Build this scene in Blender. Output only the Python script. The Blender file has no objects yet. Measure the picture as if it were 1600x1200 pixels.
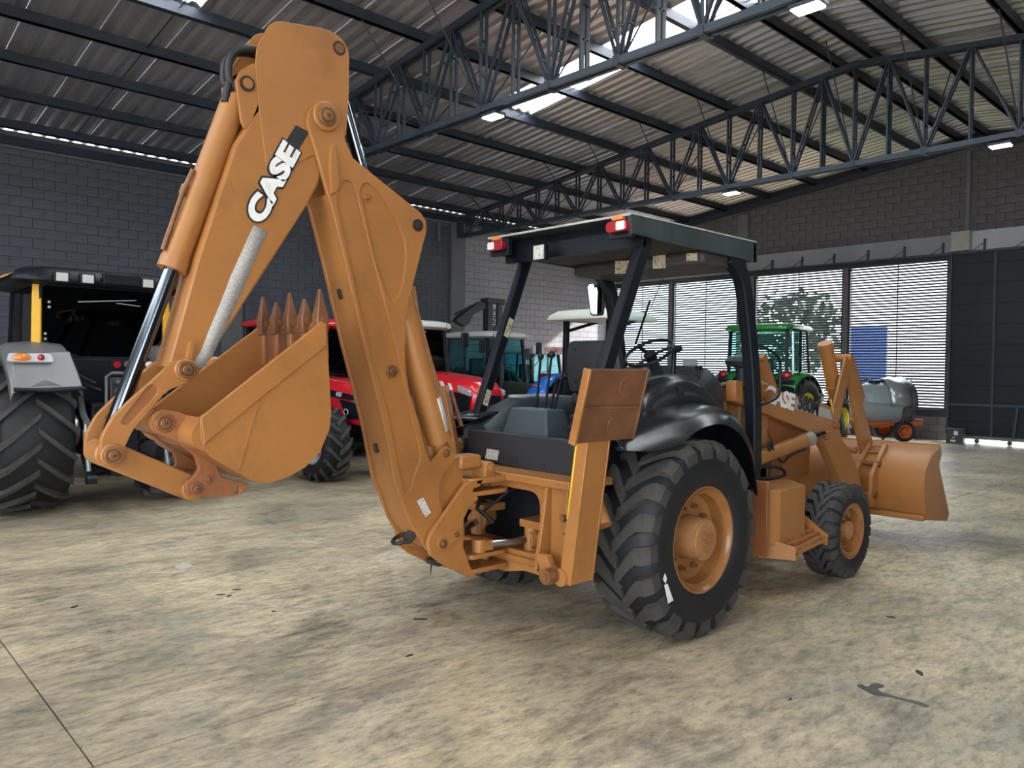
import bpy, bmesh, math, random
from mathutils import Vector as V, Matrix
from math import sin, cos, pi, radians, tan, atan2, sqrt
random.seed(7)
SC = bpy.context.scene
COL = SC.collection
# ------------------------------------------------------------------ camera
FPX, CA, CP, CR, CH = 1207.13, radians(47.003), radians(-1.2204), radians(0.698), 1.72
cF = V((cos(CA)*cos(CP), sin(CA)*cos(CP), sin(CP)))
_r0 = V((sin(CA), -cos(CA), 0)); _u0 = _r0.cross(cF)
cR = _r0*cos(CR)+_u0*sin(CR); cU = -_r0*sin(CR)+_u0*cos(CR)
CC = V((0, 0, CH))
cam_d = bpy.data.cameras.new('camera'); cam = bpy.data.objects.new('camera', cam_d); COL.objects.link(cam)
cam_d.sensor_width = 36; cam_d.lens = FPX/1600*36; cam_d.clip_end = 400; cam_d.clip_start = .05
cam.matrix_world = Matrix(((cR.x, cU.x, -cF.x, 0), (cR.y, cU.y, -cF.y, 0), (cR.z, cU.z, -cF.z, CH), (0, 0, 0, 1)))
SC.camera = cam
def at(x, y, **k):                      # photograph pixel -> point on a plane of the place (metres)
    d = cF+cR*((x-800)/FPX)-cU*((y-600)/FPX)
    (ax, v), = k.items(); i = 'XYZ'.index(ax)
    return CC+d*((v-CC[i])/d[i])
def pix(p):
    d = V(p)-CC; w = d.dot(cF)
    return (800+FPX*d.dot(cR)/w, 600-FPX*d.dot(cU)/w, w) if w > .1 else (-9999, -9999, w)
# ------------------------------------------------------------------ light and exposure
SC.view_settings.view_transform = 'Standard'; SC.view_settings.look = 'None'
SC.view_settings.gamma = 1; SC.view_settings.use_curve_mapping = False
SC.view_settings.exposure = 1.93
world = bpy.data.worlds.new('overcast_sky'); SC.world = world; world.use_nodes = True
_bg = world.node_tree.nodes['Background']; _bg.inputs[0].default_value = (.86, .93, 1.0, 1); _bg.inputs[1].default_value = 2.4
sun_d = bpy.data.lights.new('sun', 'SUN'); sun_d.energy = 6.0; sun_d.angle = radians(3); sun_d.color = (1, .95, .86)
sun = bpy.data.objects.new('sun', sun_d); COL.objects.link(sun)
sun.rotation_euler = V((-1, .6, -.65)).to_track_quat('-Z', 'Y').to_euler()
# ------------------------------------------------------------------ materials
MATS = {}
def mat(name, col, rough=.5, metal=0, var=.0, vscale=3, bump=0, bscale=40, dirt=None, dscale=4, damt=.5, emit=0, coat=0, trans=0, alpha=1, stretch=None, spec=.5, dramp=(.5, .72)):
    if name in MATS: return MATS[name]
    m = bpy.data.materials.new(name); m.use_nodes = True; nt = m.node_tree; N = nt.nodes; L = nt.links
    b = N['Principled BSDF']; b.inputs['Base Color'].default_value = (*col, 1); b.inputs['Roughness'].default_value = rough
    b.inputs['Metallic'].default_value = metal; b.inputs['Coat Weight'].default_value = coat; b.inputs['Specular IOR Level'].default_value = spec
    if coat: b.inputs['Coat Roughness'].default_value = .12
    if trans: b.inputs['Transmission Weight'].default_value = trans; b.inputs['IOR'].default_value = 1.1
    if alpha < 1: b.inputs['Alpha'].default_value = alpha
    if emit: b.inputs['Emission Color'].default_value = (*col, 1); b.inputs['Emission Strength'].default_value = emit
    if var or bump or dirt:
        tc = N.new('ShaderNodeTexCoord'); src = tc.outputs['Object']
        if stretch:
            mp = N.new('ShaderNodeMapping'); mp.inputs['Scale'].default_value = stretch; L.new(src, mp.inputs[0]); src = mp.outputs[0]
    def noise(sc, det=5, ro=.6):
        n = N.new('ShaderNodeTexNoise'); n.inputs['Scale'].default_value = sc; n.inputs['Detail'].default_value = det
        n.inputs['Roughness'].default_value = ro; L.new(src, n.inputs['Vector']); return n.outputs[0]
    cur = None
    if var:
        r = N.new('ShaderNodeValToRGB'); L.new(noise(vscale), r.inputs[0])
        r.color_ramp.elements[0].position = .3; r.color_ramp.elements[1].position = .7
        r.color_ramp.elements[0].color = (*[max(0, c*(1-var)) for c in col], 1); r.color_ramp.elements[1].color = (*[min(1, c*(1+var)) for c in col], 1)
        cur = r.outputs[0]
    if dirt:
        mx = N.new('ShaderNodeMix'); mx.data_type = 'RGBA'
        r = N.new('ShaderNodeValToRGB'); L.new(noise(dscale, 8, .68), r.inputs[0])
        r.color_ramp.elements[0].position = dramp[0]; r.color_ramp.elements[1].position = dramp[1]
        r.color_ramp.elements[0].color = (0, 0, 0, 1); r.color_ramp.elements[1].color = (damt, damt, damt, 1)
        L.new(r.outputs[0], mx.inputs['Factor'])
        if cur: L.new(cur, mx.inputs['A'])
        else: mx.inputs['A'].default_value = (*col, 1)
        mx.inputs['B'].default_value = (*dirt, 1); cur = mx.outputs['Result']
    if cur: L.new(cur, b.inputs['Base Color'])
    if bump:
        bp = N.new('ShaderNodeBump'); bp.inputs['Strength'].default_value = bump; bp.inputs['Distance'].default_value = .01
        L.new(noise(bscale, 3), bp.inputs['Height']); L.new(bp.outputs[0], b.inputs['Normal'])
    MATS[name] = m
    return m
# ------------------------------------------------------------------ geometry helpers
def curve_mesh(outline, holes, d, bevel=0, res=2):
    cu = bpy.data.curves.new('tmp', 'CURVE'); cu.dimensions = '2D'; cu.fill_mode = 'BOTH'; cu.extrude = max(d/2-bevel, .0005)
    cu.bevel_depth = bevel; cu.bevel_resolution = 1 if bevel else 0; cu.offset = -bevel
    for pl in [outline]+list(holes):
        s = cu.splines.new('POLY'); s.points.add(len(pl)-1); s.use_cyclic_u = True
        for p, q in zip(s.points, pl): p.co = (q[0], q[1], 0, 1)
    o = bpy.data.objects.new('tmp', cu)
    me = bpy.data.meshes.new_from_object(o)
    bpy.data.objects.remove(o); bpy.data.curves.remove(cu)
    return me
def basis(ax):
    ax = V(ax).normalized(); t = V((0, 0, 1)) if abs(ax.z) < .9 else V((1, 0, 0))
    u = ax.cross(t).normalized(); return u, ax.cross(u), ax
def circ(c, r, n=20, a0=0, a1=2*pi):
    full = abs(a1-a0-2*pi) < 1e-6
    return [(c[0]+r*cos(a0+(a1-a0)*i/(n if full else n-1)), c[1]+r*sin(a0+(a1-a0)*i/(n if full else n-1))) for i in range(n)]
def rounded(pts, r, n=4):
    """round every corner of a polygon; r is one radius or a list"""
    out = []; k = len(pts)
    for i in range(k):
        p = V(pts[i]); a = V(pts[i-1]); b = V(pts[(i+1) % k]); rr = r[i] if isinstance(r, (list, tuple)) else r
        da = (a-p); db = (b-p); t = min(rr, da.length*.45, db.length*.45)
        if t < 1e-4: out.append(tuple(p)); continue
        s = p+da.normalized()*t; e = p+db.normalized()*t
        for j in range(n+1):
            u = j/n; q = s*(1-u)**2+p*2*u*(1-u)+e*u*u; out.append(tuple(q))
    return out
class G:
    def __init__(s): s.bm = bmesh.new()
    def add(s, vs, fs):
        v = [s.bm.verts.new(p) for p in vs]
        for f in fs:
            try: s.bm.faces.new([v[i] for i in f])
            except ValueError: pass
        return s
    def box(s, c, d, rot=None):
        hx, hy, hz = d[0]/2, d[1]/2, d[2]/2; c = V(c)
        vs = [V((x, y, z)) for x in (-hx, hx) for y in (-hy, hy) for z in (-hz, hz)]
        if rot is not None: vs = [rot @ p for p in vs]
        return s.add([c+p for p in vs], [(0, 1, 3, 2), (4, 6, 7, 5), (0, 4, 5, 1), (2, 3, 7, 6), (0, 2, 6, 4), (1, 5, 7, 3)])
    def bb(s, a, b):
        a = V(a); b = V(b); return s.box((a+b)/2, [abs(q) for q in (b-a)])
    def bar(s, a, b, w, h, up=(0, 0, 1)):
        a = V(a); b = V(b); x = (b-a).normalized(); u = V(up); y = u.cross(x)
        if y.length < 1e-3: y = V((0, 1, 0)).cross(x)
        y.normalize(); z = x.cross(y)
        return s.box((a+b)/2, ((b-a).length, w, h), Matrix((x, y, z)).transposed())
    def cyl(s, a, b, r, r2=None, n=20, cap=True):
        a = V(a); b = V(b); r2 = r if r2 is None else r2; u, w, _ = basis(b-a)
        vs = [a+u*(r*cos(2*pi*i/n))+w*(r*sin(2*pi*i/n)) for i in range(n)]+[b+u*(r2*cos(2*pi*i/n))+w*(r2*sin(2*pi*i/n)) for i in range(n)]
        fs = [(i, (i+1) % n, n+(i+1) % n, n+i) for i in range(n)]
        if cap: fs += [tuple(range(n))[::-1], tuple(range(n, 2*n))]
        return s.add(vs, fs)
    def lathe(s, prof, o, ax, n=40):
        """prof: list of (distance along axis, radius); closed at ends where radius is 0"""
        o = V(o); u, w, x = basis(ax); vs = []; fs = []; k = len(prof)
        for t, r in prof:
            vs += [o+x*t+u*(r*cos(2*pi*i/n))+w*(r*sin(2*pi*i/n)) for i in range(n)]
        for j in range(k-1):
            for i in range(n):
                i2 = (i+1) % n; fs.append((j*n+i, j*n+i2, (j+1)*n+i2, (j+1)*n+i))
        s.add(vs, fs); return s
    def tube(s, pts, r, n=8, closed=False):
        pts = [V(p) for p in pts]; k = len(pts); vs = []; prev = None
        for i, p in enumerate(pts):
            t = ((pts[(i+1) % k] if (closed or i < k-1) else p)-(pts[i-1] if (closed or i > 0) else p)).normalized()
            if prev is None: u = basis(t)[0]
            else:
                u = prev-t*prev.dot(t); u.normalize()
            prev = u; w = t.cross(u); rr = r[i] if isinstance(r, (list, tuple)) else r
            vs += [p+u*(rr*cos(2*pi*j/n))+w*(rr*sin(2*pi*j/n)) for j in range(n)]
        fs = []
        for i in range(k if closed else k-1):
            a = i*n; b = ((i+1) % k)*n
            fs += [(a+j, a+(j+1) % n, b+(j+1) % n, b+j) for j in range(n)]
        if not closed: fs += [tuple(range(n))[::-1], tuple(range((k-1)*n, k*n))]
        return s.add(vs, fs)
    def plate(s, outline, d0, d1, axis='Y', holes=(), bevel=0):
        """2-D outline (x,z for axis Y; y,z for axis X; x,y for axis Z) extruded from d0 to d1 along the axis"""
        me = curve_mesh(outline, holes, abs(d1-d0), bevel); m = (d0+d1)/2
        M = {'Y': Matrix(((1, 0, 0, 0), (0, 0, -1, m), (0, 1, 0, 0), (0, 0, 0, 1))),
             'X': Matrix(((0, 0, 1, m), (1, 0, 0, 0), (0, 1, 0, 0), (0, 0, 0, 1))),
             'Z': Matrix(((1, 0, 0, 0), (0, 1, 0, 0), (0, 0, 1, m), (0, 0, 0, 1)))}[axis]
        me.transform(M); s.bm.from_mesh(me); bpy.data.meshes.remove(me); return s
    def loft(s, rings, cap=True, closed=True):
        n = len(rings[0]); vs = [p for r in rings for p in r]; fs = []
        for j in range(len(rings)-1):
            for i in range(n if closed else n-1):
                i2 = (i+1) % n; fs.append((j*n+i, j*n+i2, (j+1)*n+i2, (j+1)*n+i))
        if cap: fs += [tuple(range(n))[::-1], tuple(range((len(rings)-1)*n, len(rings)*n))]
        return s.add(vs, fs)
    def xf(s, M): s.bm.transform(M); return s
    def mesh(s, name, m, smooth=35):
        bmesh.ops.recalc_face_normals(s.bm, faces=s.bm.faces[:])
        me = bpy.data.meshes.new(name); s.bm.to_mesh(me); s.bm.free()
        if smooth and len(me.polygons):
            me.polygons.foreach_set('use_smooth', [True]*len(me.polygons)); me.set_sharp_from_angle(angle=radians(smooth))
        for q in (m if isinstance(m, (list, tuple)) else [m]): me.materials.append(q)
        return me
    def obj(s, name, m, parent=None, bevel=0, smooth=35, loc=None, seg=2, solid=0):
        o = bpy.data.objects.new(name, s.mesh(name, m, smooth)); COL.objects.link(o); o.parent = parent
        if loc: o.location = loc
        if solid:
            md = o.modifiers.new('thickness', 'SOLIDIFY'); md.thickness = solid; md.offset = 0
        if bevel:
            md = o.modifiers.new('bevel', 'BEVEL'); md.width = bevel; md.segments = seg; md.limit_method = 'ANGLE'; md.angle_limit = radians(40)
        return o
def empty(name, loc=(0, 0, 0), rz=0, label=None, cat=None, group=None, kind=None):
    o = bpy.data.objects.new(name, None); COL.objects.link(o); o.location = loc; o.rotation_euler.z = rz; o.empty_display_size = .2
    return tag(o, label, cat, group, kind)
def tag(o, label=None, cat=None, group=None, kind=None):
    if label: o['label'] = label
    if cat: o['category'] = cat
    if group: o['group'] = group
    if kind: o['kind'] = kind
    return o
def inst(name, me, parent, loc=(0, 0, 0), rot=None, sc=None):
    o = bpy.data.objects.new(name, me); COL.objects.link(o); o.parent = parent; o.location = loc
    if rot: o.rotation_euler = rot
    if sc: o.scale = sc
    return o
def text_mesh(body, size, depth=.001, bold=0, shear=0, xs=1, font=None):
    cu = bpy.data.curves.new('tmp', 'FONT'); cu.body = body; cu.size = size; cu.extrude = depth; cu.offset = bold; cu.shear = shear
    cu.align_x = 'CENTER'; cu.align_y = 'CENTER'; cu.space_character = 1.0; cu.resolution_u = 4
    o = bpy.data.objects.new('tmp', cu); me = bpy.data.meshes.new_from_object(o)
    bpy.data.objects.remove(o); bpy.data.curves.remove(cu)
    me.transform(Matrix.Diagonal((xs, 1, 1, 1)))
    return me
def put_text(name, me, m, parent, o, ux, uy):
    """lay a text mesh on a surface: origin o, text x axis ux, text y axis uy"""
    ux = V(ux).normalized(); uy = V(uy); uy = (uy-ux*uy.dot(ux)).normalized(); uz = ux.cross(uy)
    me.transform(Matrix(((ux.x, uy.x, uz.x, o[0]), (ux.y, uy.y, uz.y, o[1]), (ux.z, uy.z, uz.z, o[2]), (0, 0, 0, 1))))
    me.materials.clear(); me.materials.append(m); me.name = name
    ob = bpy.data.objects.new(name, me); COL.objects.link(ob); ob.parent = parent
    return ob
# ------------------------------------------------------------------ building
XE, WL, ZE, YR, YB = 21.4, 18.0, 6.13, 6.28, -5.4          # end wall, left wall, eave height, ridge, open side
SL = .115
def roof_z(y): return ZE+SL*(WL-y) if y >= YR else ZE+SL*(WL-YR)-SL*(YR-y)
X0 = -6.05
steel = mat('dark_blue_grey_steel', (.030, .042, .060), .45, .0, var=.2, vscale=2)
steel_l = mat('greyish_blue_steel', (.045, .06, .08), .42, .1, var=.15, vscale=2)
m_floor = None
def floor_mat():
    m = bpy.data.materials.new('stained_concrete'); m.use_nodes = True; nt = m.node_tree; N = nt.nodes; L = nt.links; b = N['Principled BSDF']
    tc = N.new('ShaderNodeTexCoord')
    def noise(sc, det, ro, st=(1, 1, 1), dist=0):
        mp = N.new('ShaderNodeMapping'); mp.inputs['Scale'].default_value = st; mp.inputs['Rotation'].default_value = (0, 0, radians(47)); L.new(tc.outputs['Object'], mp.inputs[0])
        n = N.new('ShaderNodeTexNoise'); n.inputs['Scale'].default_value = sc; n.inputs['Detail'].default_value = det; n.inputs['Roughness'].default_value = ro
        n.inputs['Distortion'].default_value = dist; L.new(mp.outputs[0], n.inputs['Vector']); return n.outputs[0]
    def ramp(s, stops):
        r = N.new('ShaderNodeValToRGB'); L.new(s, r.inputs[0]); e = r.color_ramp.elements
        while len(e) < len(stops): e.new(.5)
        for q, (p, c) in zip(e, stops): q.position = p; q.color = (*c, 1) if len(c) == 3 else c
        return r.outputs[0]
    def mix(f, a, c, mode='MIX'):
        x = N.new('ShaderNodeMix'); x.data_type = 'RGBA'; x.blend_type = mode
        (L.new(f, x.inputs['Factor']) if not isinstance(f, float) else setattr(x.inputs['Factor'], 'default_value', f))
        L.new(a, x.inputs['A']); L.new(c, x.inputs['B']) if not isinstance(c, tuple) else setattr(x.inputs['B'], 'default_value', (*c, 1)); return x.outputs['Result']
    base = ramp(noise(.45, 10, .66, dist=.8), [(.30, (.17, .15, .12)), (.42, (.36, .31, .225)), (.55, (.56, .47, .325)), (.72, (.67, .59, .44))])
    cool = ramp(noise(.8, 10, .72, dist=1.5), [(.50, (0, 0, 0)), (.66, (.65, .65, .65))])
    c1 = mix(cool, base, (.33, .305, .25))
    fine = ramp(noise(13, 12, .85, (.6, 1.5, 1)), [(.36, (.34, .33, .32)), (.50, (.98, .97, .95)), (.64, (1.3, 1.27, 1.2))])
    mid = ramp(noise(3.2, 10, .78, (.45, 1.3, 1), 1.0), [(.36, (.55, .54, .53)), (.50, (1.0, .99, .97)), (.66, (1.22, 1.2, 1.14))])
    c1 = mix(1.0, c1, mid, 'MULTIPLY')
    c2 = mix(1.0, c1, fine, 'MULTIPLY')
    dark = ramp(noise(1.3, 10, .74, (.35, 1.0, 1), 2.5), [(.56, (0, 0, 0)), (.70, (.75, .75, .75))])
    c3 = mix(dark, c2, (.17, .16, .145))
    spots = ramp(noise(11, 5, .65, dist=.6), [(.70, (0, 0, 0)), (.74, (.75, .75, .75))])
    c4 = mix(spots, c3, (.10, .09, .075))
    L.new(c4, b.inputs['Base Color'])
    rr = ramp(noise(.7, 6, .65), [(.35, (.30, .30, .30)), (.65, (.55, .55, .55))]); L.new(rr, b.inputs['Roughness'])
    bp = N.new('ShaderNodeBump'); bp.inputs['Strength'].default_value = .25; bp.inputs['Distance'].default_value = .01
    L.new(noise(22, 8, .7), bp.inputs['Height']); L.new(bp.outputs[0], b.inputs['Normal'])
    return m
fm = floor_mat()
joint = mat('joint_filler', (.05, .042, .035), .9)
floor = empty('floor', kind='structure')
G().bb((-14, -14, -.2), (XE+.4, 20, -.02)).obj('joint_bed', joint, floor)
ix = [-13.95, -10.23, -6.51, -2.79, .93, 4.65, 8.37, 12.09, 15.81, 19.53, XE+.4]
iy = [-14.0, -11.3, -7.58, -3.86, -.14, 3.58, 7.3, 11.02, 14.74, 18.46]
for i in range(len(ix)-1):
    for j in range(len(iy)-1):
        g = .0045
        G().bb((ix[i]+g, iy[j]+g, -.1), (ix[i+1]-g, iy[j+1]-g, 0)).obj('floor_slab', fm, floor, smooth=0)
stain = mat('dark_oil_stain', (.075, .07, .065), .35, var=.4, vscale=20)
def blot(pts, m, wob=.0):
    P = [at(x, y, Z=0) for x, y in pts]
    G().plate(rounded([(p.x, p.y) for p in P], .05, 3), .0002, .0008, 'Z').obj('oil_stain', m, floor)
blot([(1336,1071),(1346,1069),(1356,1074),(1362,1068),(1372,1067),(1384,1072),(1378,1075),(1370,1076),(1380,1083),(1396,1087),(1412,1092),(1430,1095),(1442,1098),(1454,1104),(1448,1106),(1436,1102),(1424,1098),(1404,1093),(1388,1089),(1370,1088),(1358,1083),(1348,1077)], stain)
blot([(270,886),(290,879),(302,884),(286,890)], mat('pale_floor_scuff', (.52, .50, .44), .6))
# ground outside the end wall
outside = mat('pale_outdoor_paving', (.62, .60, .56), .9, var=.15, vscale=.6)
tag(G().bb((XE+.4, -40, -.3), (90, 60, -.02)).obj('floor_outside', outside), kind='structure')
# block walls ---------------------------------------------------------------
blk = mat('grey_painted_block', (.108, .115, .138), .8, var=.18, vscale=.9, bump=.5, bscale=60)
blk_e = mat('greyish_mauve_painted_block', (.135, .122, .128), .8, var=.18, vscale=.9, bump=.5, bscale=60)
blk_l = mat('pale_lilac_grey_block', (.36, .355, .395), .8, var=.12, vscale=.9, bump=.5, bscale=60)  # paler block colour, used on the left wall beyond the far pilaster
mortar = mat('dark_block_joint', (.045, .046, .055), .95)
conc = mat('grey_painted_concrete', (.17, .168, .18), .75, var=.12, vscale=1.5, bump=.3, bscale=30)
BW, BH = .4, .2
def block_wall(name, side, u0, u1, ztop, openings, m, place, n_single=300, m2=None, usplit=1e9):
    """rows of blocks along u; place(u, z) -> world point of the face; openings: list of (u0,u1,z0,z1)"""
    root = empty(name, kind='structure')
    cand = []
    nrow = int(8.2/BH)
    for r in range(nrow):
        z = r*BH; off = (r % 2)*BW/2; u = u0-off
        while u < u1:
            a, b = max(u, u0), min(u+BW, u1); u += BW
            if b-a < .06: continue
            zt = min(ztop(a), ztop(b))
            if z+.04 > zt: continue
            segs = [(a, b)]
            for (p, q, z0, z1) in openings:
                if z+BH > z0+.02 and z < z1-.02:
                    segs = [s2 for s1 in segs for s2 in ((s1[0], min(s1[1], p)), (max(s1[0], q), s1[1])) if s2[1]-s2[0] > .03]
            for (a2, b2) in segs: cand.append((a2, b2, z, min(z+BH, zt)))
    def key(c):
        p = place((c[0]+c[1])/2, (c[2]+c[3])/2); x, y, d = pix(p)
        vis = -30 < x < 1630 and -30 < y < 1230 and d > 0 and not (330 < x < 540 and y > 60) and y < 520
        return (0 if vis else 1, d)
    cand.sort(key=key)
    meshes = {}
    gs = G(); gs2 = G(); t = .012; rnd = random.Random(3)
    for k, (a, b, z0, z1) in enumerate(cand):
        w, h = b-a-.01, z1-z0-.01
        if w < .02 or h < .02: continue
        pr = rnd.uniform(0, .004)
        c = place((a+b)/2, (z0+z1)/2)
        if k < n_single:
            q = (round(w, 3), round(h, 3), a > usplit)
            if q not in meshes:
                d = (.1, w, h) if side == 'X' else (w, .1, h)
                meshes[q] = G().box((0, 0, 0), d).mesh('block', m2 if a > usplit else m, 0)
            sh = V((-pr, 0, 0)) if side == 'X' else V((0, -pr, 0))
            inst('block', meshes[q], root, c+sh+(V((.05-t, 0, 0)) if side == 'X' else V((0, .05-t, 0))))
        else:
            d = (.1, w, h) if side == 'X' else (w, .1, h)
            (gs2 if a > usplit else gs).box(c+(V((.05-t-pr, 0, 0)) if side == 'X' else V((0, .05-t-pr, 0))), d)
    tag(gs.obj('block_courses', m, root, smooth=0), kind='stuff')
    if m2: tag(gs2.obj('block_courses', m2, root, smooth=0), kind='stuff')
    else: gs2.bm.free()
    return root
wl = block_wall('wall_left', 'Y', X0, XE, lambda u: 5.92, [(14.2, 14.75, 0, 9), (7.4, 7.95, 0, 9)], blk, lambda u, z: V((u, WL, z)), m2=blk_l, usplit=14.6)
G().bb((X0, WL, 0), (XE+.1, WL+.2, 6.1)).obj('mortar_bed', mortar, wl)
G().bb((X0, WL-.02, 5.93), (XE, WL+.18, 6.262)).obj('ring_beam', conc, wl)
for x in (7.65, 14.5, .8):
    G().bb((x-.28, WL-.09, 0), (x+.24, WL+.1, 6.1)).obj('pilaster', conc, wl, bevel=.01)
G().cyl((13.75, WL-.06, 5.35), (13.75, WL-.06, 5.9), .05, n=12).obj('downpipe_stub', conc, wl)
wins = [(6.82, 9.36), (9.5, 12.22), (12.78, 15.2), (15.34, 17.7)]
ZL0, ZL1 = .77, 4.57
ops = [(a, b, ZL0, ZL1) for a, b in wins]+[(YB, 6.74, 0, 4.6), (YB, 17.8, 4.6, 5.2)]
we = block_wall('wall_back', 'X', YB, WL, lambda u: roof_z(u)-.10, ops, blk_e, lambda u, z: V((XE, u, z)))
g = G()
edges = [YB]+[e for w in wins for e in w]+[WL]
def slab(y0, y1, z0, z1): g.add([(XE, y0, z0), (XE, y1, z0), (XE, y1, min(z1, 99)), (XE, y0, z1), (XE+.2, y0, z0), (XE+.2, y1, z0), (XE+.2, y1, z1), (XE+.2, y0, z1)], [(0, 1, 2, 3), (4, 5, 6, 7), (0, 1, 5, 4), (1, 2, 6, 5), (2, 3, 7, 6), (3, 0, 4, 7)])
slab(6.74, WL, 0, ZL0); slab(YB, WL, ZL1, 6.05)
for a, b in zip([6.74]+[w[1] for w in wins], [w[0] for w in wins]+[WL]): slab(a, b, ZL0, ZL1)
g.add([(XE, WL, 6.05), (XE, YB, 6.05), (XE, YB, roof_z(YB)+.19), (XE, YR, roof_z(YR)+.19), (XE, WL, roof_z(WL)+.16), (XE+.2, WL, 6.05), (XE+.2, YB, 6.05), (XE+.2, YB, roof_z(YB)+.19), (XE+.2, YR, roof_z(YR)+.19), (XE+.2, WL, roof_z(WL)+.16)], [(0, 1, 2, 3, 4), (9, 8, 7, 6, 5), (0, 1, 6, 5), (2, 3, 8, 7), (3, 4, 9, 8)])
g.obj('mortar_bed', mortar, we, smooth=0)
for y0, y1 in ((12.41, 12.77), (6.35, 6.45)):
    G().bb((XE-.10, y0, 5.19 if y0 < 10 else 4.6), (XE+.05, y1, roof_z(y1)-.25)).obj('pilaster', conc, we, bevel=.01)
wr = empty('wall_right', kind='structure'); G().bb((.4, YB-.2, 0), (XE, YB, 6.0)).obj('block_face', blk, wr); G().bb((X0, YB-.2, 4.4), (.4, YB, 6.0)).obj('lintel', conc, wr); G().bb((X0, YB-.2, 0), (-5.0, YB, 4.6)).obj('pier', blk, wr)
wf_ = empty('wall_front', kind='structure')
for y0, y1, z0, z1 in ((YB, -3.0, 0, 6.0), (4.2, WL, 0, 6.0), (-3.0, 4.2, 4.4, 6.0)): G().bb((X0-.2, y0, z0), (X0, y1, z1)).obj('block_face', blk, wf_)
lint = mat('pale_grey_concrete_beam', (.30, .30, .325), .75, var=.12, vscale=1.2, bump=.2, bscale=25)
tag(G().bb((XE-.10, 6.70, 4.72), (XE+.1, WL, 5.19)).obj('trim_1', lint, bevel=.008), kind='structure')
tag(G().bb((XE-.10, YB, 4.72), (XE+.1, 6.28, 5.22)).obj('trim_2', mat('light_concrete_beam', (.50, .50, .53), .7, var=.1, vscale=1.5), bevel=.008), kind='structure')
tag(G().bb((XE-.30, 6.28, 4.74), (XE+.1, 6.70, 5.22)).obj('trim_3', mat('cream_concrete_end', (.42, .40, .35), .75, var=.1, vscale=2), bevel=.01), kind='structure')
# louvre windows
frame_m = mat('dark_window_frame', (.02, .025, .035), .5)
slat_m = mat('dark_louvre_slat', (.022, .024, .034), .6)
for n, (a, b) in enumerate(wins):
    w = empty('window_%d' % (n+1), (XE+.1, a, ZL0), kind='structure'); wd = b-a
    sl = G().bar((0, .04, 0), (0, wd-.04, 0), .064, .004, up=(.87, 0, -.5)).mesh('slat', slat_m, 0)
    k = 0; z = .03
    while z < ZL1-ZL0-.02:
        inst('slat', sl, w, (0, 0, z)); z += .0745
    for y in (0, wd-.05): G().bb((-.06, y, 0), (.06, y+.05, ZL1-ZL0)).obj('frame_post', frame_m, w)
    for y in (wd*.5,): G().bb((.02, y-.012, 0), (.05, y+.012, ZL1-ZL0)).obj('mullion', frame_m, w)
    G().bb((-.08, 0, -.04), (.08, wd, 0)).obj('sill', conc, w)
# sliding door with its track
dark_door = mat('black_navy_door_sheet', (.010, .013, .021), .45, .0, var=.25, vscale=.8, spec=.35)
dr = empty('door_1', (XE-.14, 0, 0), kind='structure')
zz = [.14, .52, .94, 1.42, 1.92, 2.42, 2.92, 3.42, 3.92, 4.42, 4.68]
ys = [6.72, 5.74, 4.7, 3.7, 2.7, 1.7, .7, -.3, -1.3, -2.3, -3.3, -4.3, -5.38]
for i in range(len(ys)-1):
    for j in range(len(zz)-1):
        G().bb((.012, ys[i+1]+.015, zz[j]+.006), (.03, ys[i]-.015, zz[j+1]-.006)).obj('door_panel', dark_door, dr, bevel=.003)
G().bb((.024, -5.38, .14), (.034, 6.72, 4.68)).obj('backing_sheet', dark_door, dr)
for y in ys: G().bb((-.03, y-.03, .14), (.02, y+.03, 4.68)).obj('stile', steel, dr, bevel=.004)
for z in (.94,): G().bb((-.035, -5.38, z-.03), (.02, 6.72, z+.03)).obj('rail', steel_l, dr, bevel=.004)
G().bb((-.05, -5.38, .10), (.04, 6.80, .18)).obj('bottom_beam', mat('worn_grey_steel', (.16, .17, .18), .5, .3), dr, bevel=.006)
G().bar((-.03, 5.20, .9), (-.03, 5.27, .16), .05, .05).obj('brace', steel_l, dr)
for y in (6.05, 5.35, 4.2, 3.2):
    G().cyl((-.03, y, .055), (.03, y, .055), .055, n=16).obj('roller', steel, dr)
tr = empty('trim_4', (XE-.16, 0, 4.70), kind='structure')
G().bb((-.04, 1, -.03), (.04, 12.6, .03)).obj('track', steel, tr)
y = 3.2
while y < 12.6:
    G().bar((.02, y, 0), (.04, y, .30), .05, .05).obj('hanger', steel, tr)
    G().bar((-.02, y+.28, .02), (.04, y, .22), .015, .015).obj('hanger_stay', steel, tr)
    y += .93
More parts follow.
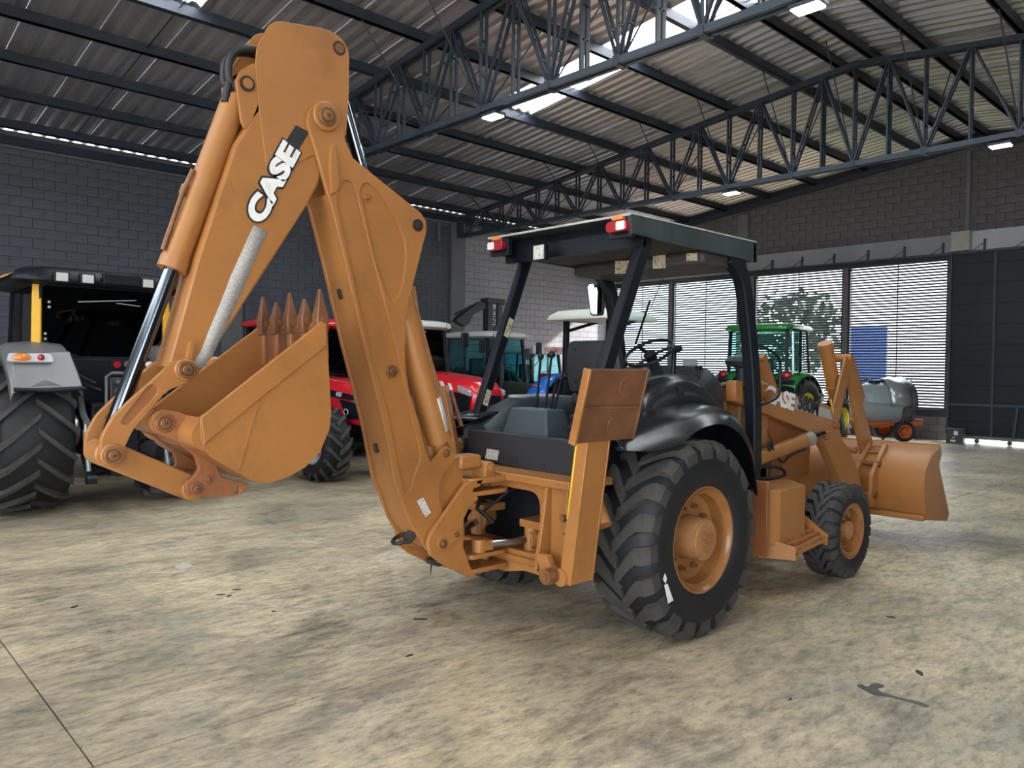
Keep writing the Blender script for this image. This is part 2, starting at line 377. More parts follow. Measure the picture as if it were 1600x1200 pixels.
# roof ------------------------------------------------------------------------
ceil = empty('ceiling', kind='structure')
sheet_m = mat('galvanised_roof_sheet', (.68, .67, .70), .38, .8, var=.10, vscale=1.2, dirt=(.36, .25, .22), dscale=.9, damt=.35, stretch=(2.0, .25, 1))
sky_m = mat('translucent_roof_sheet', (.95, .97, 1.0), .6, 0, trans=.0)
_n = sky_m.node_tree; _b = _n.nodes['Principled BSDF']; _t = _n.nodes.new('ShaderNodeBsdfTranslucent'); _t.inputs[0].default_value = (.95, .97, 1, 1)
_mx = _n.nodes.new('ShaderNodeMixShader'); _mx.inputs[0].default_value = .85; _n.links.new(_b.outputs[0], _mx.inputs[1]); _n.links.new(_t.outputs[0], _mx.inputs[2])
_n.links.new(_mx.outputs[0], _n.nodes['Material Output'].inputs['Surface'])
SP, SW = .245, .98
def sheet(x, y0, y1, m):
    prof = []
    for r in range(4):
        o = x+r*SP; prof += [(o, 0), (o+.06, 0), (o+.115, .045), (o+.18, .045), (o+.235, 0)]
    prof.append((x+SW+.004, 0)); gg = G(); n = len(prof)
    vs = []
    for yy in (y0, y1):
        vs += [(px, yy, roof_z(yy)+.17+pz) for px, pz in prof]
    gg.add(vs, [(i, i+1, n+i+1, n+i) for i in range(n-1)])
    return gg.obj('roof_sheet', m, ceil, smooth=0)
YS = 11.78
x = -6.3; k = 0
while x < XE+.3:
    sk = any(abs(x-c) < .3 for c in (3.55, 9.9))
    if abs(x-3.5) < .49: sk = True
    elif abs(x-9.9) < .49: sk = True
    elif abs(x+2.9) < .49: sk = True
    else: sk = False
    if sk:
        sheet(x, WL+.35, YS-.1, sheet_m); sheet(x, YS-.1, YR, sky_m)
        sheet(x, YR, 0, sky_m); sheet(x, 0, YB-.4, sheet_m)
    else:
        sheet(x, WL+.35, YR, sheet_m); sheet(x, YR, YB-.4, sheet_m)
    x += SW
purl = [17.5-1.43*k for k in range(8)]
purl2 = [5.05-1.43*k for k in range(8)]
for y in purl+[6.58, 5.98]+purl2:
    z = roof_z(y)
    gp = G(); gp.bb((X0, y-.03, z), (XE, y+.03, z+.17)); gp.bb((X0, y-.03, z), (XE, y+.06, z+.012)); gp.obj('purlin', steel, ceil)
G().bb((X0, WL-.14, 5.98), (XE, WL-.04, 6.14)).obj('eave_beam', steel, ceil)
# sag rods between the purlins, mid bay
for xm in (4.2, 11.07, 17.9):
    G().cyl((xm, 17.9, roof_z(17.9)+.1), (xm, YR, roof_z(YR)+.1), .010, n=6).obj('sag_rod', steel, ceil)
ZB = 5.58
def member(gm, X, y0, z0, y1, z1, w=.05, pair=.11):
    a = V((X, y0, z0)); b = V((X, y1, z1)); ln = (b-a).length
    for s in (-1, 1):
        sh = V((s*pair/2, 0, 0)); gm.bar(a+sh, b+sh, .012 if False else .03, w, up=(1, 0, 0))
    n = max(2, int(ln/.42))
    for i in range(1, n):
        p = a.lerp(b, i/n); gm.box(p, (pair, .03, .03))
def truss(X):
    t = empty('roof_truss'); t.parent = ceil
    low = purl+[YR]+purl2[:-1]
    def zt(y): return roof_z(y)-.03
    for y0, y1 in ((WL, YR), (YR, YB)):
        gm = G()
        for s in (-1, 1): gm.bar((X+s*.055, y0, zt(y0)), (X+s*.055, y1, zt(y1)), .06, .12, up=(1, 0, 0)) if False else gm.bar((X+s*.06, y0, zt(y0)-.03), (X+s*.06, y1, zt(y1)-.03), .06, .10)
        gm.obj('top_chord', steel, t)
    gm = G()
    for s in (-1, 1): gm.bar((X+s*.06, WL, ZB), (X+s*.06, YB, ZB), .06, .09)
    gm.obj('bottom_chord', steel_l, t)
    gm = G(); gm.bb((X-.1, WL-.16, ZB-.05), (X+.1, WL-.04, zt(WL))); gm.obj('end_post', steel, t)
    for k, y in enumerate(low):
        gm = G(); member(gm, X, y, ZB, y, zt(y), .045); gm.obj('strut', steel, t)
        if k < len(low)-1:
            y2 = low[k+1]; ym = (y+y2)/2
            big = .075 if abs(ym-YR) < 1.0 else .045
            gm = G(); member(gm, X, ym, ZB, ym, zt(ym), big); gm.obj('strut', steel, t)
            gm = G(); member(gm, X, y, ZB, ym, zt(ym), .045); gm.obj('diagonal', steel, t)
            gm = G(); member(gm, X, y2, ZB, ym, zt(ym), .045); gm.obj('diagonal', steel, t)
        py = y
        G().cyl((X, y, ZB-.03), (X-1.25, py, roof_z(py)+.02), .012, n=6).obj('fly_brace', steel, t)
        G().cyl((X, y, ZB-.03), (X+1.25, py, roof_z(py)+.02), .012, n=6).obj('fly_brace', steel, t)
        G().box((X, y, ZB), (.2, .09, .12)).obj('gusset', steel, t)
for X in (.8, 7.65, 14.5): truss(X)
for (y0, y1) in ((WL, YR), (YR, YB)):
    G().bar((XE-.06, y0, roof_z(y0)-.09), (XE-.06, y1, roof_z(y1)-.09), .1, .14).obj('rake_angle', steel, ceil)
# lamps hanging under the trusses
lamp_e = mat('lit_lamp_lens', (.72, 1, .95), .3, emit=45)
def lamp(X, Y, lab):
    t = empty('ceiling_lamp', (X, Y, 5.42), label=lab, cat='lamp', group='floodlights under the roof trusses')
    G().box((0, 0, .05), (.22, .34, .05)).obj('housing', steel, t, bevel=.01)
    G().box((0, 0, .018), (.18, .28, .014)).obj('lens', lamp_e, t)
    G().bar((0, -.1, .07), (0, -.1, .13), .03, .01).obj('bracket', steel, t); G().bar((0, .1, .07), (0, .1, .13), .03, .01).obj('bracket', steel, t)
lamp(7.65, 8.69, 'lit white floodlight under the nearer roof truss beside the bright skylight')
lamp(7.65, 3.82, 'lit white floodlight at the top edge under the nearer roof truss')
lamp(14.5, 8.84, 'lit white floodlight under the far roof truss above the black canopy')
lamp(14.5, 3.89, 'lit white floodlight under the far roof truss at the right edge')
# ================================================================== backhoe loader
TX, TY = 4.27, 3.78
def LP(x, y, **k):
    (ax, v), = k.items(); p = at(x, y, **{ax: v+(TX, TY, 0)['XYZ'.index(ax)]}); return V((p.x-TX, p.y-TY, p.z))
def PY(pts, y): return [(q.x, q.z) for q in (LP(a, b, Y=y) for a, b in pts)]
def PX(pts, x): return [(q.y, q.z) for q in (LP(a, b, X=x) for a, b in pts)]
def p2(px, py, y): q = LP(px, py, Y=y); return (q.x, q.z)
def spl(pts, n):
    out = []
    P = [V(p) for p in pts]
    for i in range(len(P)-1):
        p0 = P[max(i-1, 0)]; p1 = P[i]; p2_ = P[i+1]; p3 = P[min(i+2, len(P)-1)]
        for j in range(n):
            t = j/n; out.append(.5*((2*p1)+(p2_-p0)*t+(2*p0-5*p1+4*p2_-p3)*t*t+(3*p1-p0-3*p2_+p3)*t**3))
    out.append(P[-1]); return out
orange = mat('worn_orange_paint', (.345, .143, .038), .38, var=.13, vscale=1.3, dirt=(.17, .068, .02), dscale=2.2, damt=.55, bump=.08, bscale=25, dramp=(.52, .75))
orange_d = mat('faded_dark_orange_paint', (.29, .105, .032), .5, var=.15, vscale=2, dirt=(.12, .045, .02), dscale=3, damt=.6, bump=.1, bscale=25)
rusty = mat('worn_brown_steel', (.165, .066, .027), .42, var=.3, vscale=3, dirt=(.08, .035, .02), dscale=4, damt=.7, bump=.12, bscale=30)
pin_m = mat('greasy_brown_pin', (.22, .10, .04), .4, .3, var=.3, vscale=14)
pin_d = mat('dark_greasy_pin', (.035, .025, .018), .4, .2)
chrome = mat('chrome_rod', (.13, .145, .165), .16, 1)
black = mat('black_paint', (.006, .009, .014), .42, var=.2, vscale=3, spec=.3)
blackm = mat('black_rubber_hose', (.012, .012, .013), .55)
plast = mat('dark_grey_plastic', (.024, .026, .030), .5, var=.15, vscale=3, bump=.15, bscale=150)
plast2 = mat('slate_grey_plastic', (.045, .062, .072), .5, var=.1, vscale=3, bump=.1, bscale=120)
fend_m = mat('glossy_black_plastic', (.016, .017, .020), .24, var=.2, vscale=4, bump=.1, bscale=14)
tyre_m = mat('black_tyre_rubber', (.007, .008, .011), .6, var=.25, vscale=5, bump=.1, bscale=60)
lug_m = mat('dusty_tyre_tread', (.042, .039, .036), .8, var=.3, vscale=6, dirt=(.085, .076, .064), dscale=5, damt=.6, bump=.2, bscale=60)
white = mat('white_decal', (.78, .78, .76), .5, var=.08, vscale=30, dirt=(.35, .3, .25), dscale=12, damt=.4)
greyd = mat('grey_dotted_decal', (.36, .34, .31), .6, var=.3, vscale=120)
blackd = mat('black_decal', (.02, .02, .022), .5)
yellow_t = mat('yellow_tape', (.75, .50, .03), .5)
glass = None
def glass_mat(name, col=(.92, .97, 1), mixf=.12, rough=.03):
    m = bpy.data.materials.new(name); m.use_nodes = True; nt = m.node_tree; N = nt.nodes; L = nt.links
    N.remove(N['Principled BSDF']); t = N.new('ShaderNodeBsdfTransparent'); t.inputs[0].default_value = (*col, 1)
    g = N.new('ShaderNodeBsdfGlossy'); g.inputs['Roughness'].default_value = rough
    mx = N.new('ShaderNodeMixShader'); mx.inputs[0].default_value = mixf
    fr = N.new('ShaderNodeLayerWeight'); fr.inputs[0].default_value = .5
    pw = N.new('ShaderNodeMath'); pw.operation = 'POWER'; pw.inputs[1].default_value = 5; L.new(fr.outputs['Facing'], pw.inputs[0])
    ad = N.new('ShaderNodeMath'); ad.operation = 'MULTIPLY_ADD'; ad.inputs[1].default_value = .8; ad.inputs[2].default_value = mixf*.5; L.new(pw.outputs[0], ad.inputs[0]); L.new(ad.outputs[0], mx.inputs[0])
    L.new(t.outputs[0], mx.inputs[1]); L.new(g.outputs[0], mx.inputs[2]); L.new(mx.outputs[0], N['Material Output'].inputs[0]); MATS[name] = m; return m
clear = glass_mat('clear_windscreen', (.80, .90, .94), .08)
dark_glass = glass_mat('tinted_cab_glass', (.10, .12, .13), .10)
BL = empty('backhoe_loader', (TX, TY, 0), label='orange backhoe loader with black canopy and raised digging arm in the foreground', cat='backhoe')
def pin(parent, c, y0, y1, r, head=.012, m=None, n=24):
    """cross pin: stepped round head on the right-hand side with a washer ring and a dark centre hole"""
    x, z = c; m = m or pin_m
    g = G(); g.lathe([(y1-y0, 0), (y1-y0, r*.8), (0, r*.8), (0, r), (-head*.8, r), (-head, r*.92), (-head, r*.72), (-head*.5, r*.70), (-head*.5, r*.58), (-head*1.5, r*.54), (-head*1.7, r*.48), (-head*1.7, r*.30), (-head*2.1, r*.27), (-head*2.1, 0)], (x, y0, z), (0, 1, 0), n)
    o = g.obj('pivot_pin', m, parent)
    G().cyl((x, y0-head*2.1-.0005, z), (x, y0-head*2.1-.0015, z), r*.14, n=10).obj('grease_hole', pin_d, parent)
    return o
# ---- boom ------------------------------------------------------------------
yb = -.127
boom_out = [(480,190),(484,172),(495,160),(508,156),(522,162),(531,178),(535,200),(541,222),(552,247),(630,310),(657,332),(666,345),(667,360),(662,380),(650,427),(640,467),(635,503),(633,550),(635,583),(640,613),(655,660),(664,700),(673,722),(686,710),(690,700),(698,696),(706,703),(711,715),(704,728),(692,742),(686,757),(686,777),(692,803),(705,822),(714,846),(706,864),(692,871),(668,860),(643,820),(617,753),(600,663),(570,543),(540,410),(518,320),(512,303),(498,250)]
pock1 = [(563,298),(567,288),(574,285),(590,297),(617,337),(633,377),(635,403),(630,443),(622,464),(613,470),(605,463),(585,403)]
pock2 = [(527,322),(529,297),(536,284),(544,281),(551,286),(556,300),(621,550),(628,590),(641,640),(658,712),(648,745),(640,768),(634,771),(630,764),(606,640),(577,543)]
bo = PY(boom_out, yb)
h1, h2 = PY(pock1, yb), PY(pock2, yb)
boom = G().plate(bo, yb, yb+.026, holes=[h1, h2], bevel=.004).obj('boom', orange, BL)
G().plate(bo, -yb-.026, -yb, holes=[h1, h2], bevel=.004).obj('side_plate', orange, boom)
core = PY([(513,303),(527,318),(560,330),(600,345),(630,380),(634,440),(629,500),(628,550),(636,613),(659,700),(668,730),(684,760),(684,800),(695,830),(700,850),(690,864),(670,856),(645,820),(619,753),(602,663),(572,543),(542,410),(520,320)], yb)
G().plate(core, yb+.012, -yb-.012, bevel=.003).obj('box_section', orange, boom)
tp = p2(508, 183, yb); ft = p2(690, 849, yb); kn = p2(652, 352, yb); lg = p2(697, 708, yb); md = p2(612, 580, yb)
for c, r in ((tp, .075),):
    for s in (1, -1): G().cyl((c[0], s*(yb-.022), c[1]), (c[0], s*yb, c[1]), r, n=32).obj('pivot_boss', orange, boom, bevel=.006)
pin(boom, tp, yb-.022, -yb+.022, .052)
pin(boom, kn, yb-.004, -yb, .036, .006, pin_d); pin(boom, lg, yb, -yb, .028, .008)
pin(boom, md, yb, -yb, .036, .008); q = p2(574, 308, yb); pin(boom, q, yb+.012, -yb, .022, .018, orange)
for hh in (pock1, pock2):
    mx = sum(p[0] for p in hh)/len(hh); my = sum(p[1] for p in hh)/len(hh)
    for s in (1, -1): G().plate(PY([(mx+(x-mx)*1.05, my+(y-my)*1.02) for x, y in hh], yb), s*(yb+.011), s*(yb+.022)).obj('pocket_web', orange, boom)
# rib standing beside the ear, below the top pivot
rib = PY([(513,255),(515,232),(519,228),(524,240),(529,290),(522,302),(516,303)], yb); G().plate(rib, yb-.018, yb+.01, bevel=.004).obj('ear_rib', orange, boom)
g = G()
for px, py in ((521, 435), (582, 687)):
    a = LP(px+1, py, Y=-.02)
    u = V(p2(570, 543, yb))-V(p2(540, 410, yb)); u.normalize()
    g.plate(rounded([(-.012, -.03), (.012, -.03), (.012, .03), (-.012, .03)], .012), -.004, .004, 'X').xf(Matrix.Identity(4))
g.bm.free()
# slots in the back face, shown as dark recessed eyes with a rim
def back_point(t0, t1, f, y):      # on the boom's back edge between two outline points
    a = V(p2(*t0, yb)); b = V(p2(*t1, yb)); c = a.lerp(b, f); return V((c.x, y, c.y)), (b-a).normalized()
for t0, t1, f in (((540,410),(570,543), .35), ((600,663),(617,753), .45)):
    c, d = back_point(t0, t1, f, .01); n_ = V((-d.y*-1, 0, 0)); dz = V((d.x, 0, d.y)); nx = V((d.y, 0, -d.x)); nx = nx if nx.x < 0 else -nx
    M = Matrix(((0, dz.x, nx.x, c.x), (1, 0, 0, c.y), (0, dz.z, nx.z, c.z), (0, 0, 0, 1)))
    G().plate(rounded([(-.016, -.03), (.016, -.03), (.016, .03), (-.016, .03)], .015), -.01, .002, 'Z').xf(M).obj('slot', pin_d, boom)
# tow ring and rubber at the foot
c = LP(626, 842, Y=.0)
g = G(); g.tube([(c.x+.01+.055*cos(a), .0+.055*sin(a), c.z+.02*cos(a)) for a in [i*pi/9 for i in range(18)]], .012, closed=True); g.obj('tow_ring', blackm, boom)
c = LP(640, 838, Y=-.06); G().plate(circ((0, 0), .05, 16), -.005, .006, 'X').xf(Matrix.Translation(c) @ Matrix.Rotation(radians(35), 4, 'Y')).obj('foot_opening', pin_d, boom)
c = LP(690, 862, Y=-.02); g = G(); g.box((c.x-.03, 0, c.z-.06), (.06, .12, .03)); g.cyl((c.x-.06, 0, c.z-.05), (c.x-.07, 0, c.z-.14), .008, .002, n=8); g.obj('grease_drip', blackm, boom)
# printed label plate low on the boom
def sticker(parent, name, quad, m, off):
    g = G(); g.add([V(q)+V(off) for q in quad], [(0, 1, 2, 3)]); return g.obj(name, m, parent, smooth=0, solid=.0012)
lab_m = mat('printed_white_label', (.62, .61, .57), .5, var=.2, vscale=60, dirt=(.08, .08, .08), dscale=130, damt=.75, dramp=(.5, .58))
lab_c = mat('printed_cream_label', (.62, .55, .40), .5, var=.15, vscale=30, dirt=(.2, .12, .06), dscale=40, damt=.8, dramp=(.52, .56))
sticker(boom, 'label', [LP(x, y, Y=yb) for x, y in ((651,783),(661,777),(673,801),(664,808))], lab_m, (0, -.002, 0))
# ---- crowd cylinder behind the boom and boom cylinder between the plates
tail = p2(528, 76, -.09)
a = V((lg[0]+.025, -.055, lg[1])); b = V((tail[0], 0, tail[1])); d = (b-a).normalized()
cyl = G(); cyl.cyl(a+d*.07, a+d*1.28, .080, n=28); cyl.cyl(a+d*1.22, a+d*1.30, .086, n=28); cyl.cyl(a+d*.62, a+d*.635, .082, n=28)
cyl.cyl((a.x, -.09, a.z), (a.x, .09, a.z), .05, n=20); cyl.cyl(a, a+d*.1, .05, n=16)
cyl = cyl.obj('crowd_cylinder', orange, BL)
G().cyl(a+d*1.28, b-d*.03, .032, n=20).obj('piston_rod', chrome, cyl)
G().cyl((b.x, -.07, b.z), (b.x, .07, b.z), .05, n=20).obj('rod_eye', orange, cyl)
u, w, _ = basis(d); s = a+d*.22-w*.0
side = V((.0, -1, 0)); side = (side-d*side.dot(d)).normalized(); fw = d.cross(side)
def on_cyl(ang, t, r=.0815): return a+d*t+(side*cos(ang)+fw*sin(ang))*r
for a0, a1, t0, t1, mm in ((.15, 1.15, .13, .34, lab_m),):
    g = G(); n = 6; vs = [on_cyl(a0+(a1-a0)*i/n, t) for t in (t0, t1) for i in range(n+1)]
    g.add(vs, [(i, i+1, n+2+i, n+1+i) for i in range(n)]); g.obj('label', mat('silver_label', (.62, .62, .60), .45, .2, var=.15, vscale=40), cyl, solid=.001)
g = G(); g.tube([on_cyl(1.4, .20, .095), on_cyl(1.4, .6, .095), on_cyl(1.4, 1.2, .095)], .008); g.obj('hydraulic_pipe', orange, cyl)
a2 = V((kn[0], .0, kn[1])); b2 = V((lg[0]+.03, 0, lg[1]-.12)); d2 = (b2-a2).normalized()
for y in (-.0,): 
    bc = G(); bc.cyl(a2+d2*.35+V((-.04, y, 0)), b2+V((-.04, y, 0)), .05, n=20).obj('boom_cylinder', orange, BL)
# ---- dipper ------------------------------------------------------------------
yd = -.092
dip_side = PY([(404,150),(440,110),(500,120),(528,170),(520,215),(497,290),(480,322),(310,586),(292,598),(276,592),(262,572),(310,400),(368,225),(385,200)], yd)
dip = G().plate(dip_side, yd, -yd, bevel=.012).obj('dipper_arm', orange, BL)
dp = PY(rounded([(400,74),(420,38),(434,33),(508,45),(534,60),(545,82),(544,153),(540,215),(500,238),(427,272),(415,258),(404,172),(398,102)], 9, 3), yd)
for s in (1, -1): G().plate(dp, s*(yd-.007), s*yd, bevel=.003).obj('cheek_plate', orange, dip)
bk = PY(rounded([(369,124),(376,110),(396,98),(402,100),(406,172),(384,203),(377,190)], 5, 3), yd)
for s in (1, -1): G().plate(bk, s*(yd), s*(yd+.02), bevel=.003).obj('cylinder_bracket', orange, dip)
far = PY(rounded([(384,92),(400,66),(412,60),(420,80),(410,140),(390,150)], 4, 3), yd)
G().plate(far, -yd-.02, -yd, bevel=.003).obj('cylinder_bracket', orange, dip)
for c, r, m in (((529, 76), .038, pin_d), ((386, 131), .038, pin_d)):
    c = p2(*c, yd); g = G(); g.cyl((c[0], yd-.008, c[1]), (c[0], yd+.01, c[1]), r, n=24); g.obj('pin_bore', m, dip)
    g = G(); g.cyl((c[0], yd-.012, c[1]), (c[0], -yd, c[1]), r*.66, n=20); g.cyl((c[0], yd-.014, c[1]), (c[0], yd-.01, c[1]), r*.2, n=10); g.obj('pivot_pin', pin_m if m is pin_d and c[0] > -2.4 else orange, dip)
# decal strip and lettering along the dipper
yt = yd-.0085
def dq(name, pts, m, dy=0.): sticker(dip, name, [V((x, yt+dy, z)) for x, z in PY(pts, yd)], m, (0, 0, 0))
def band(cx, n=7):
    g = G(); rows = [((396,352),(418,362)),((378,392),(400,402)),((360,432),(384,442)),((344,474),(366,482)),((328,512),(348,522)),((314,548),(330,560)),((302,566),(312,576))]
    vs = [V((x, yd-.0015, z)) for r in rows for x, z in PY(r, yd)]; k = len(rows)
    g.add(vs, [(2*i, 2*i+1, 2*i+3, 2*i+2) for i in range(k-1)]); return g.obj('decal_band', greyd, dip, solid=.001)
band(0)
dq('decal_block', [(461,196),(482,207),(462,240),(441,228)], blackd)
pa = V(p2(400, 337, yd)); pb = V(p2(452, 238, yd)); ux = (pb-pa); ln = ux.length; ux.normalize(); mid = (pa+pb)/2
UX = V((ux.x, 0, ux.y)); UY = V((-ux.y, 0, ux.x))
me = text_mesh('CASE', .135, .004, .008, .0, .97); w_ = me.vertices and (max(v.co.x for v in me.vertices)-min(v.co.x for v in me.vertices)); me.transform(Matrix.Scale((ln*1.17)/w_, 4, (1, 0, 0)))
put_text('lettering', me, white, dip, (mid.x, yd-.006, mid.y), UX, UY)
me = text_mesh('CASE', .137, .003, .016, .0, .97); w_ = (max(v.co.x for v in me.vertices)-min(v.co.x for v in me.vertices)); me.transform(Matrix.Scale((ln*1.21)/w_, 4, (1, 0, 0)))
put_text('lettering_outline', me, blackd, dip, (mid.x, yd-.0055, mid.y), UX, UY)
# bucket cylinder on the back of the dipper
lk = p2(175, 711, -.13); ct = p2(386, 131, yd)
a = V((ct[0], 0, ct[1])); b = V((lk[0], 0, lk[1])); d = (b-a).normalized(); LN = (b-a).length
bc = G(); bc.cyl(a+d*.06, a+d*LN*.52, .062, n=28); bc.cyl(a+d*(LN*.52-.05), a+d*(LN*.52+.01), .067, n=28); bc.cyl((a.x, -.07, a.z), (a.x, .07, a.z), .045, n=20); bc.cyl(a, a+d*.08, .045, n=16)
bc = bc.obj('bucket_cylinder', orange, BL)
G().cyl(a+d*LN*.52, b-d*.04, .036, n=24).obj('piston_rod', chrome, bc); G().cyl((b.x, -.10, b.z), (b.x, .10, b.z), .05, n=20).obj('rod_eye', orange, bc)
dd = V((0, 1, 0)); up = d.cross(dd); 
o1 = up*.072 if up.x < 0 else -up*.072
g = G(); g.tube([a+d*.5+o1+V((0, -.02, 0)), a+d*.62+o1*1.1+V((0, -.02, 0)), a+d*(LN*.52-.06)+o1+V((0, -.02, 0))], .012); g.cyl(a+d*.58+o1, a+d*.63+o1, .02, n=10); g.obj('cylinder_port', pin_m, bc)
g = G(); g.cyl(a+d*.10-V((.05, .03, 0)), a+d*.02-V((.06, .03, -.02)), .02, n=10)
for dy in (-.03, .03):
    p0 = a+V((-.055, dy, .03)); 
    g.tube(spl([p0+V((.02, 0, -.05)), p0+V((-.01, 0, .0)), p0+V((.0, 0, .10)), p0+V((.07, 0, .16)), p0+V((.20, dy*.3, .17)), p0+V((.30, 0, .10))], 5), .018, n=10)
g.obj('hydraulic_hose', blackm, bc)
g = G()
for dy in (-.045, -.015, .02):
    s0 = LP(392, 215, Y=dy); s1 = LP(300, 520, Y=dy); g.tube([s0+V((-.01, 0, 0)), s1+V((-.01, 0, 0))], .009)
g.obj('steel_pipes', mat('worn_steel_pipe', (.42, .34, .27), .35, .6), dip)
# ---- bucket linkage ---------------------------------------------------------------
yl = -.135
link_out = rounded([(268,566),(288,560),(306,570),(307,588),(290,600),(262,610),(236,640),(208,672),(194,702),(190,722),(178,731),(164,727),(156,712),(158,684),(176,652),(205,624),(238,595)], 9, 3)
slot = rounded([(189,659),(232,603),(240,600),(247,606),(246,615),(204,661),(195,664)], 4, 3)
lo = PY(link_out, yl)
for s in (1, -1):
    lnk = G().plate(lo, s*yl, s*(yl+.035), holes=[PY(slot, yl)], bevel=.004).obj('guide_link', orange, BL)
    G().plate(PY(slot, yl), s*(yl+.012), s*(yl+.03)).obj('slot_web', orange_d, lnk)
    if s == 1:
        c = p2(289, 578, yl); g = G(); g.cyl((c[0], yl-.02, c[1]), (c[0], yl, c[1]), .052, n=28); g.obj('pivot_boss', orange, lnk, bevel=.005); pin(lnk, c, yl-.02, -yl, .042)
        c = p2(175, 711, yl); g = G(); g.cyl((c[0], yl-.018, c[1]), (c[0], yl, c[1]), .050, n=28); g.obj('pivot_boss', orange, lnk, bevel=.005); pin(lnk, c, yl-.018, -yl, .040)
        a_, b_ = V(p2(196, 652, yl)), V(p2(240, 612, yl))
t = LP(298, 558, Y=yd); G().bar(t+V((-.02, -.01, -.04)), t+V((.0, -.01, .07)), .03, .02).obj('dipper_lug', orange, dip)
c1 = V(p2(175, 711, yl)); c2 = V(p2(304, 764, -.10))
g = G(); g.bar((c1.x, 0, c1.y), (c2.x, 0, c2.y), .19, .115); g.cyl((c1.x, -.096, c1.y), (c1.x, .096, c1.y), .058, n=24); g.cyl((c2.x, -.098, c2.y), (c2.x, .098, c2.y), .058, n=24)
g.obj('push_link', orange, BL, bevel=.008)
# ---- digging bucket ------------------------------------------------------------------
yk = -.345
side_o = [(313,652),(328,641),(352,622),(495,509),(508,495),(510,501),(518,645),(515,672),(500,707),(478,730),(450,746),(418,756),(394,752),(330,715),(317,701),(313,680)]
bs = PY(side_o, yk)
bkt = G().plate(bs, yk, yk+.018, bevel=.003).obj('digging_bucket', orange, BL)
G().plate(bs, -yk-.018, -yk, bevel=.003).obj('side_cheek', orange, bkt)
strip_o = PY([(313,652),(328,641),(352,622),(495,509),(508,495),(509,540),(406,622),(318,694)], yk)
for s in (1, -1): G().plate(strip_o, s*(yk-.010), s*yk, bevel=.003).obj('side_cutter', orange, bkt)
shell = PY([(510,501),(518,645),(515,672),(500,707),(478,730),(450,746),(418,756),(394,752),(330,715),(317,701),(313,680),(313,652)], yk)
inn = []; cx = sum(p[0] for p in shell)/len(shell); cz = sum(p[1] for p in shell)/len(shell)
for x, z in shell:
    v = V((cx-x, cz-z)); v.normalize(); inn.append((x+v.x*.018, z+v.y*.018))
G().plate(shell+inn[::-1], yk+.004, -yk-.004).obj('bucket_shell', orange_d, bkt, smooth=45)
cr = PY([(406,622),(372,735)], yk); g = G(); g.bar((cr[0][0], yk-.003, cr[0][1]), (cr[1][0], yk-.003, cr[1][1]), .006, .006); g.obj('weld_bead', orange, bkt)
# cutting lip and teeth
e0 = V(p2(509, 503, yk)); eu = (V(p2(508, 462, yk))-V(p2(512, 560, yk))).normalized(); E = V((eu.x, 0, eu.y)); nrm = V((-eu.y, 0, eu.x))
base = V((e0.x, 0, e0.y))
g = G(); g.bar(base-E*.10+V((0, yk+.005, 0)), base-E*.10+V((0, -yk-.005, 0)), .16, .025, up=nrm); g.obj('cutting_lip', rusty, bkt)
for i in range(5):
    y = yk+.03+i*(2*.315/4)
    o = base+V((0, y, 0))
    g = G(); g.bar(o-E*.22+nrm*.014, o+E*.0+nrm*.014, .045, .03, up=nrm); sh = g.obj('tooth_shank', orange_d, bkt, bevel=.006)
    g = G(); X_ = V((0, 1, 0))
    k = 1 if i in (0, 2, 4) else .75
    def ring(t, wv, h): return [o+E*t+X_*wv+nrm*(h+.012), o+E*t-X_*wv+nrm*(h+.012), o+E*t-X_*wv+nrm*(-h+.012), o+E*t+X_*wv+nrm*(-h+.012)]
    g.loft([ring(-.05, .026, .030), ring(.03, .029, .032), ring(.08*k, .024, .020), ring(.165*k, .011, .005)])
    th = g.obj('tooth', rusty, bkt, bevel=.006)
    if i < 5: g = G(); c_ = o+E*.01+nrm*.012; g.cyl(c_-X_*.045, c_+X_*.045, .016, n=12); g.obj('tooth_bolt', pin_m, bkt)
# ears, boss tubes
bp_ = p2(257, 661, -.16)
ear = PY(rounded([(238,650),(252,640),(280,643),(318,660),(330,700),(345,745),(390,757),(382,770),(365,776),(310,777),(293,770),(290,755),(304,745),(312,733),(305,712),(272,688),(244,676)], 5, 3), -.16)
eh = [circ(p2(369, 766, -.16), .018, 14)]
for s in (1, -1): G().plate(ear, s*-.16, s*-.125, holes=eh, bevel=.004).obj('bucket_ear', orange_d, bkt)
pin(bkt, bp_, -.165, .165, .042); pin(bkt, p2(307, 763, -.16), -.165, .165, .030, .006, rusty); pin(bkt, p2(327, 749, -.16), -.162, .162, .022, .004, rusty)
hb = V(p2(300, 674, -.2)); g = G(); g.cyl((hb.x+.02, yk+.01, hb.y-.01), (hb.x+.02, -yk-.01, hb.y-.01), .072, n=28); g.obj('torsion_tube', orange, bkt)
g = G(); g.cyl((bp_[0], -.125, bp_[1]), (bp_[0], .125, bp_[1]), .055, n=24); g.obj('bucket_hub', orange, bkt)
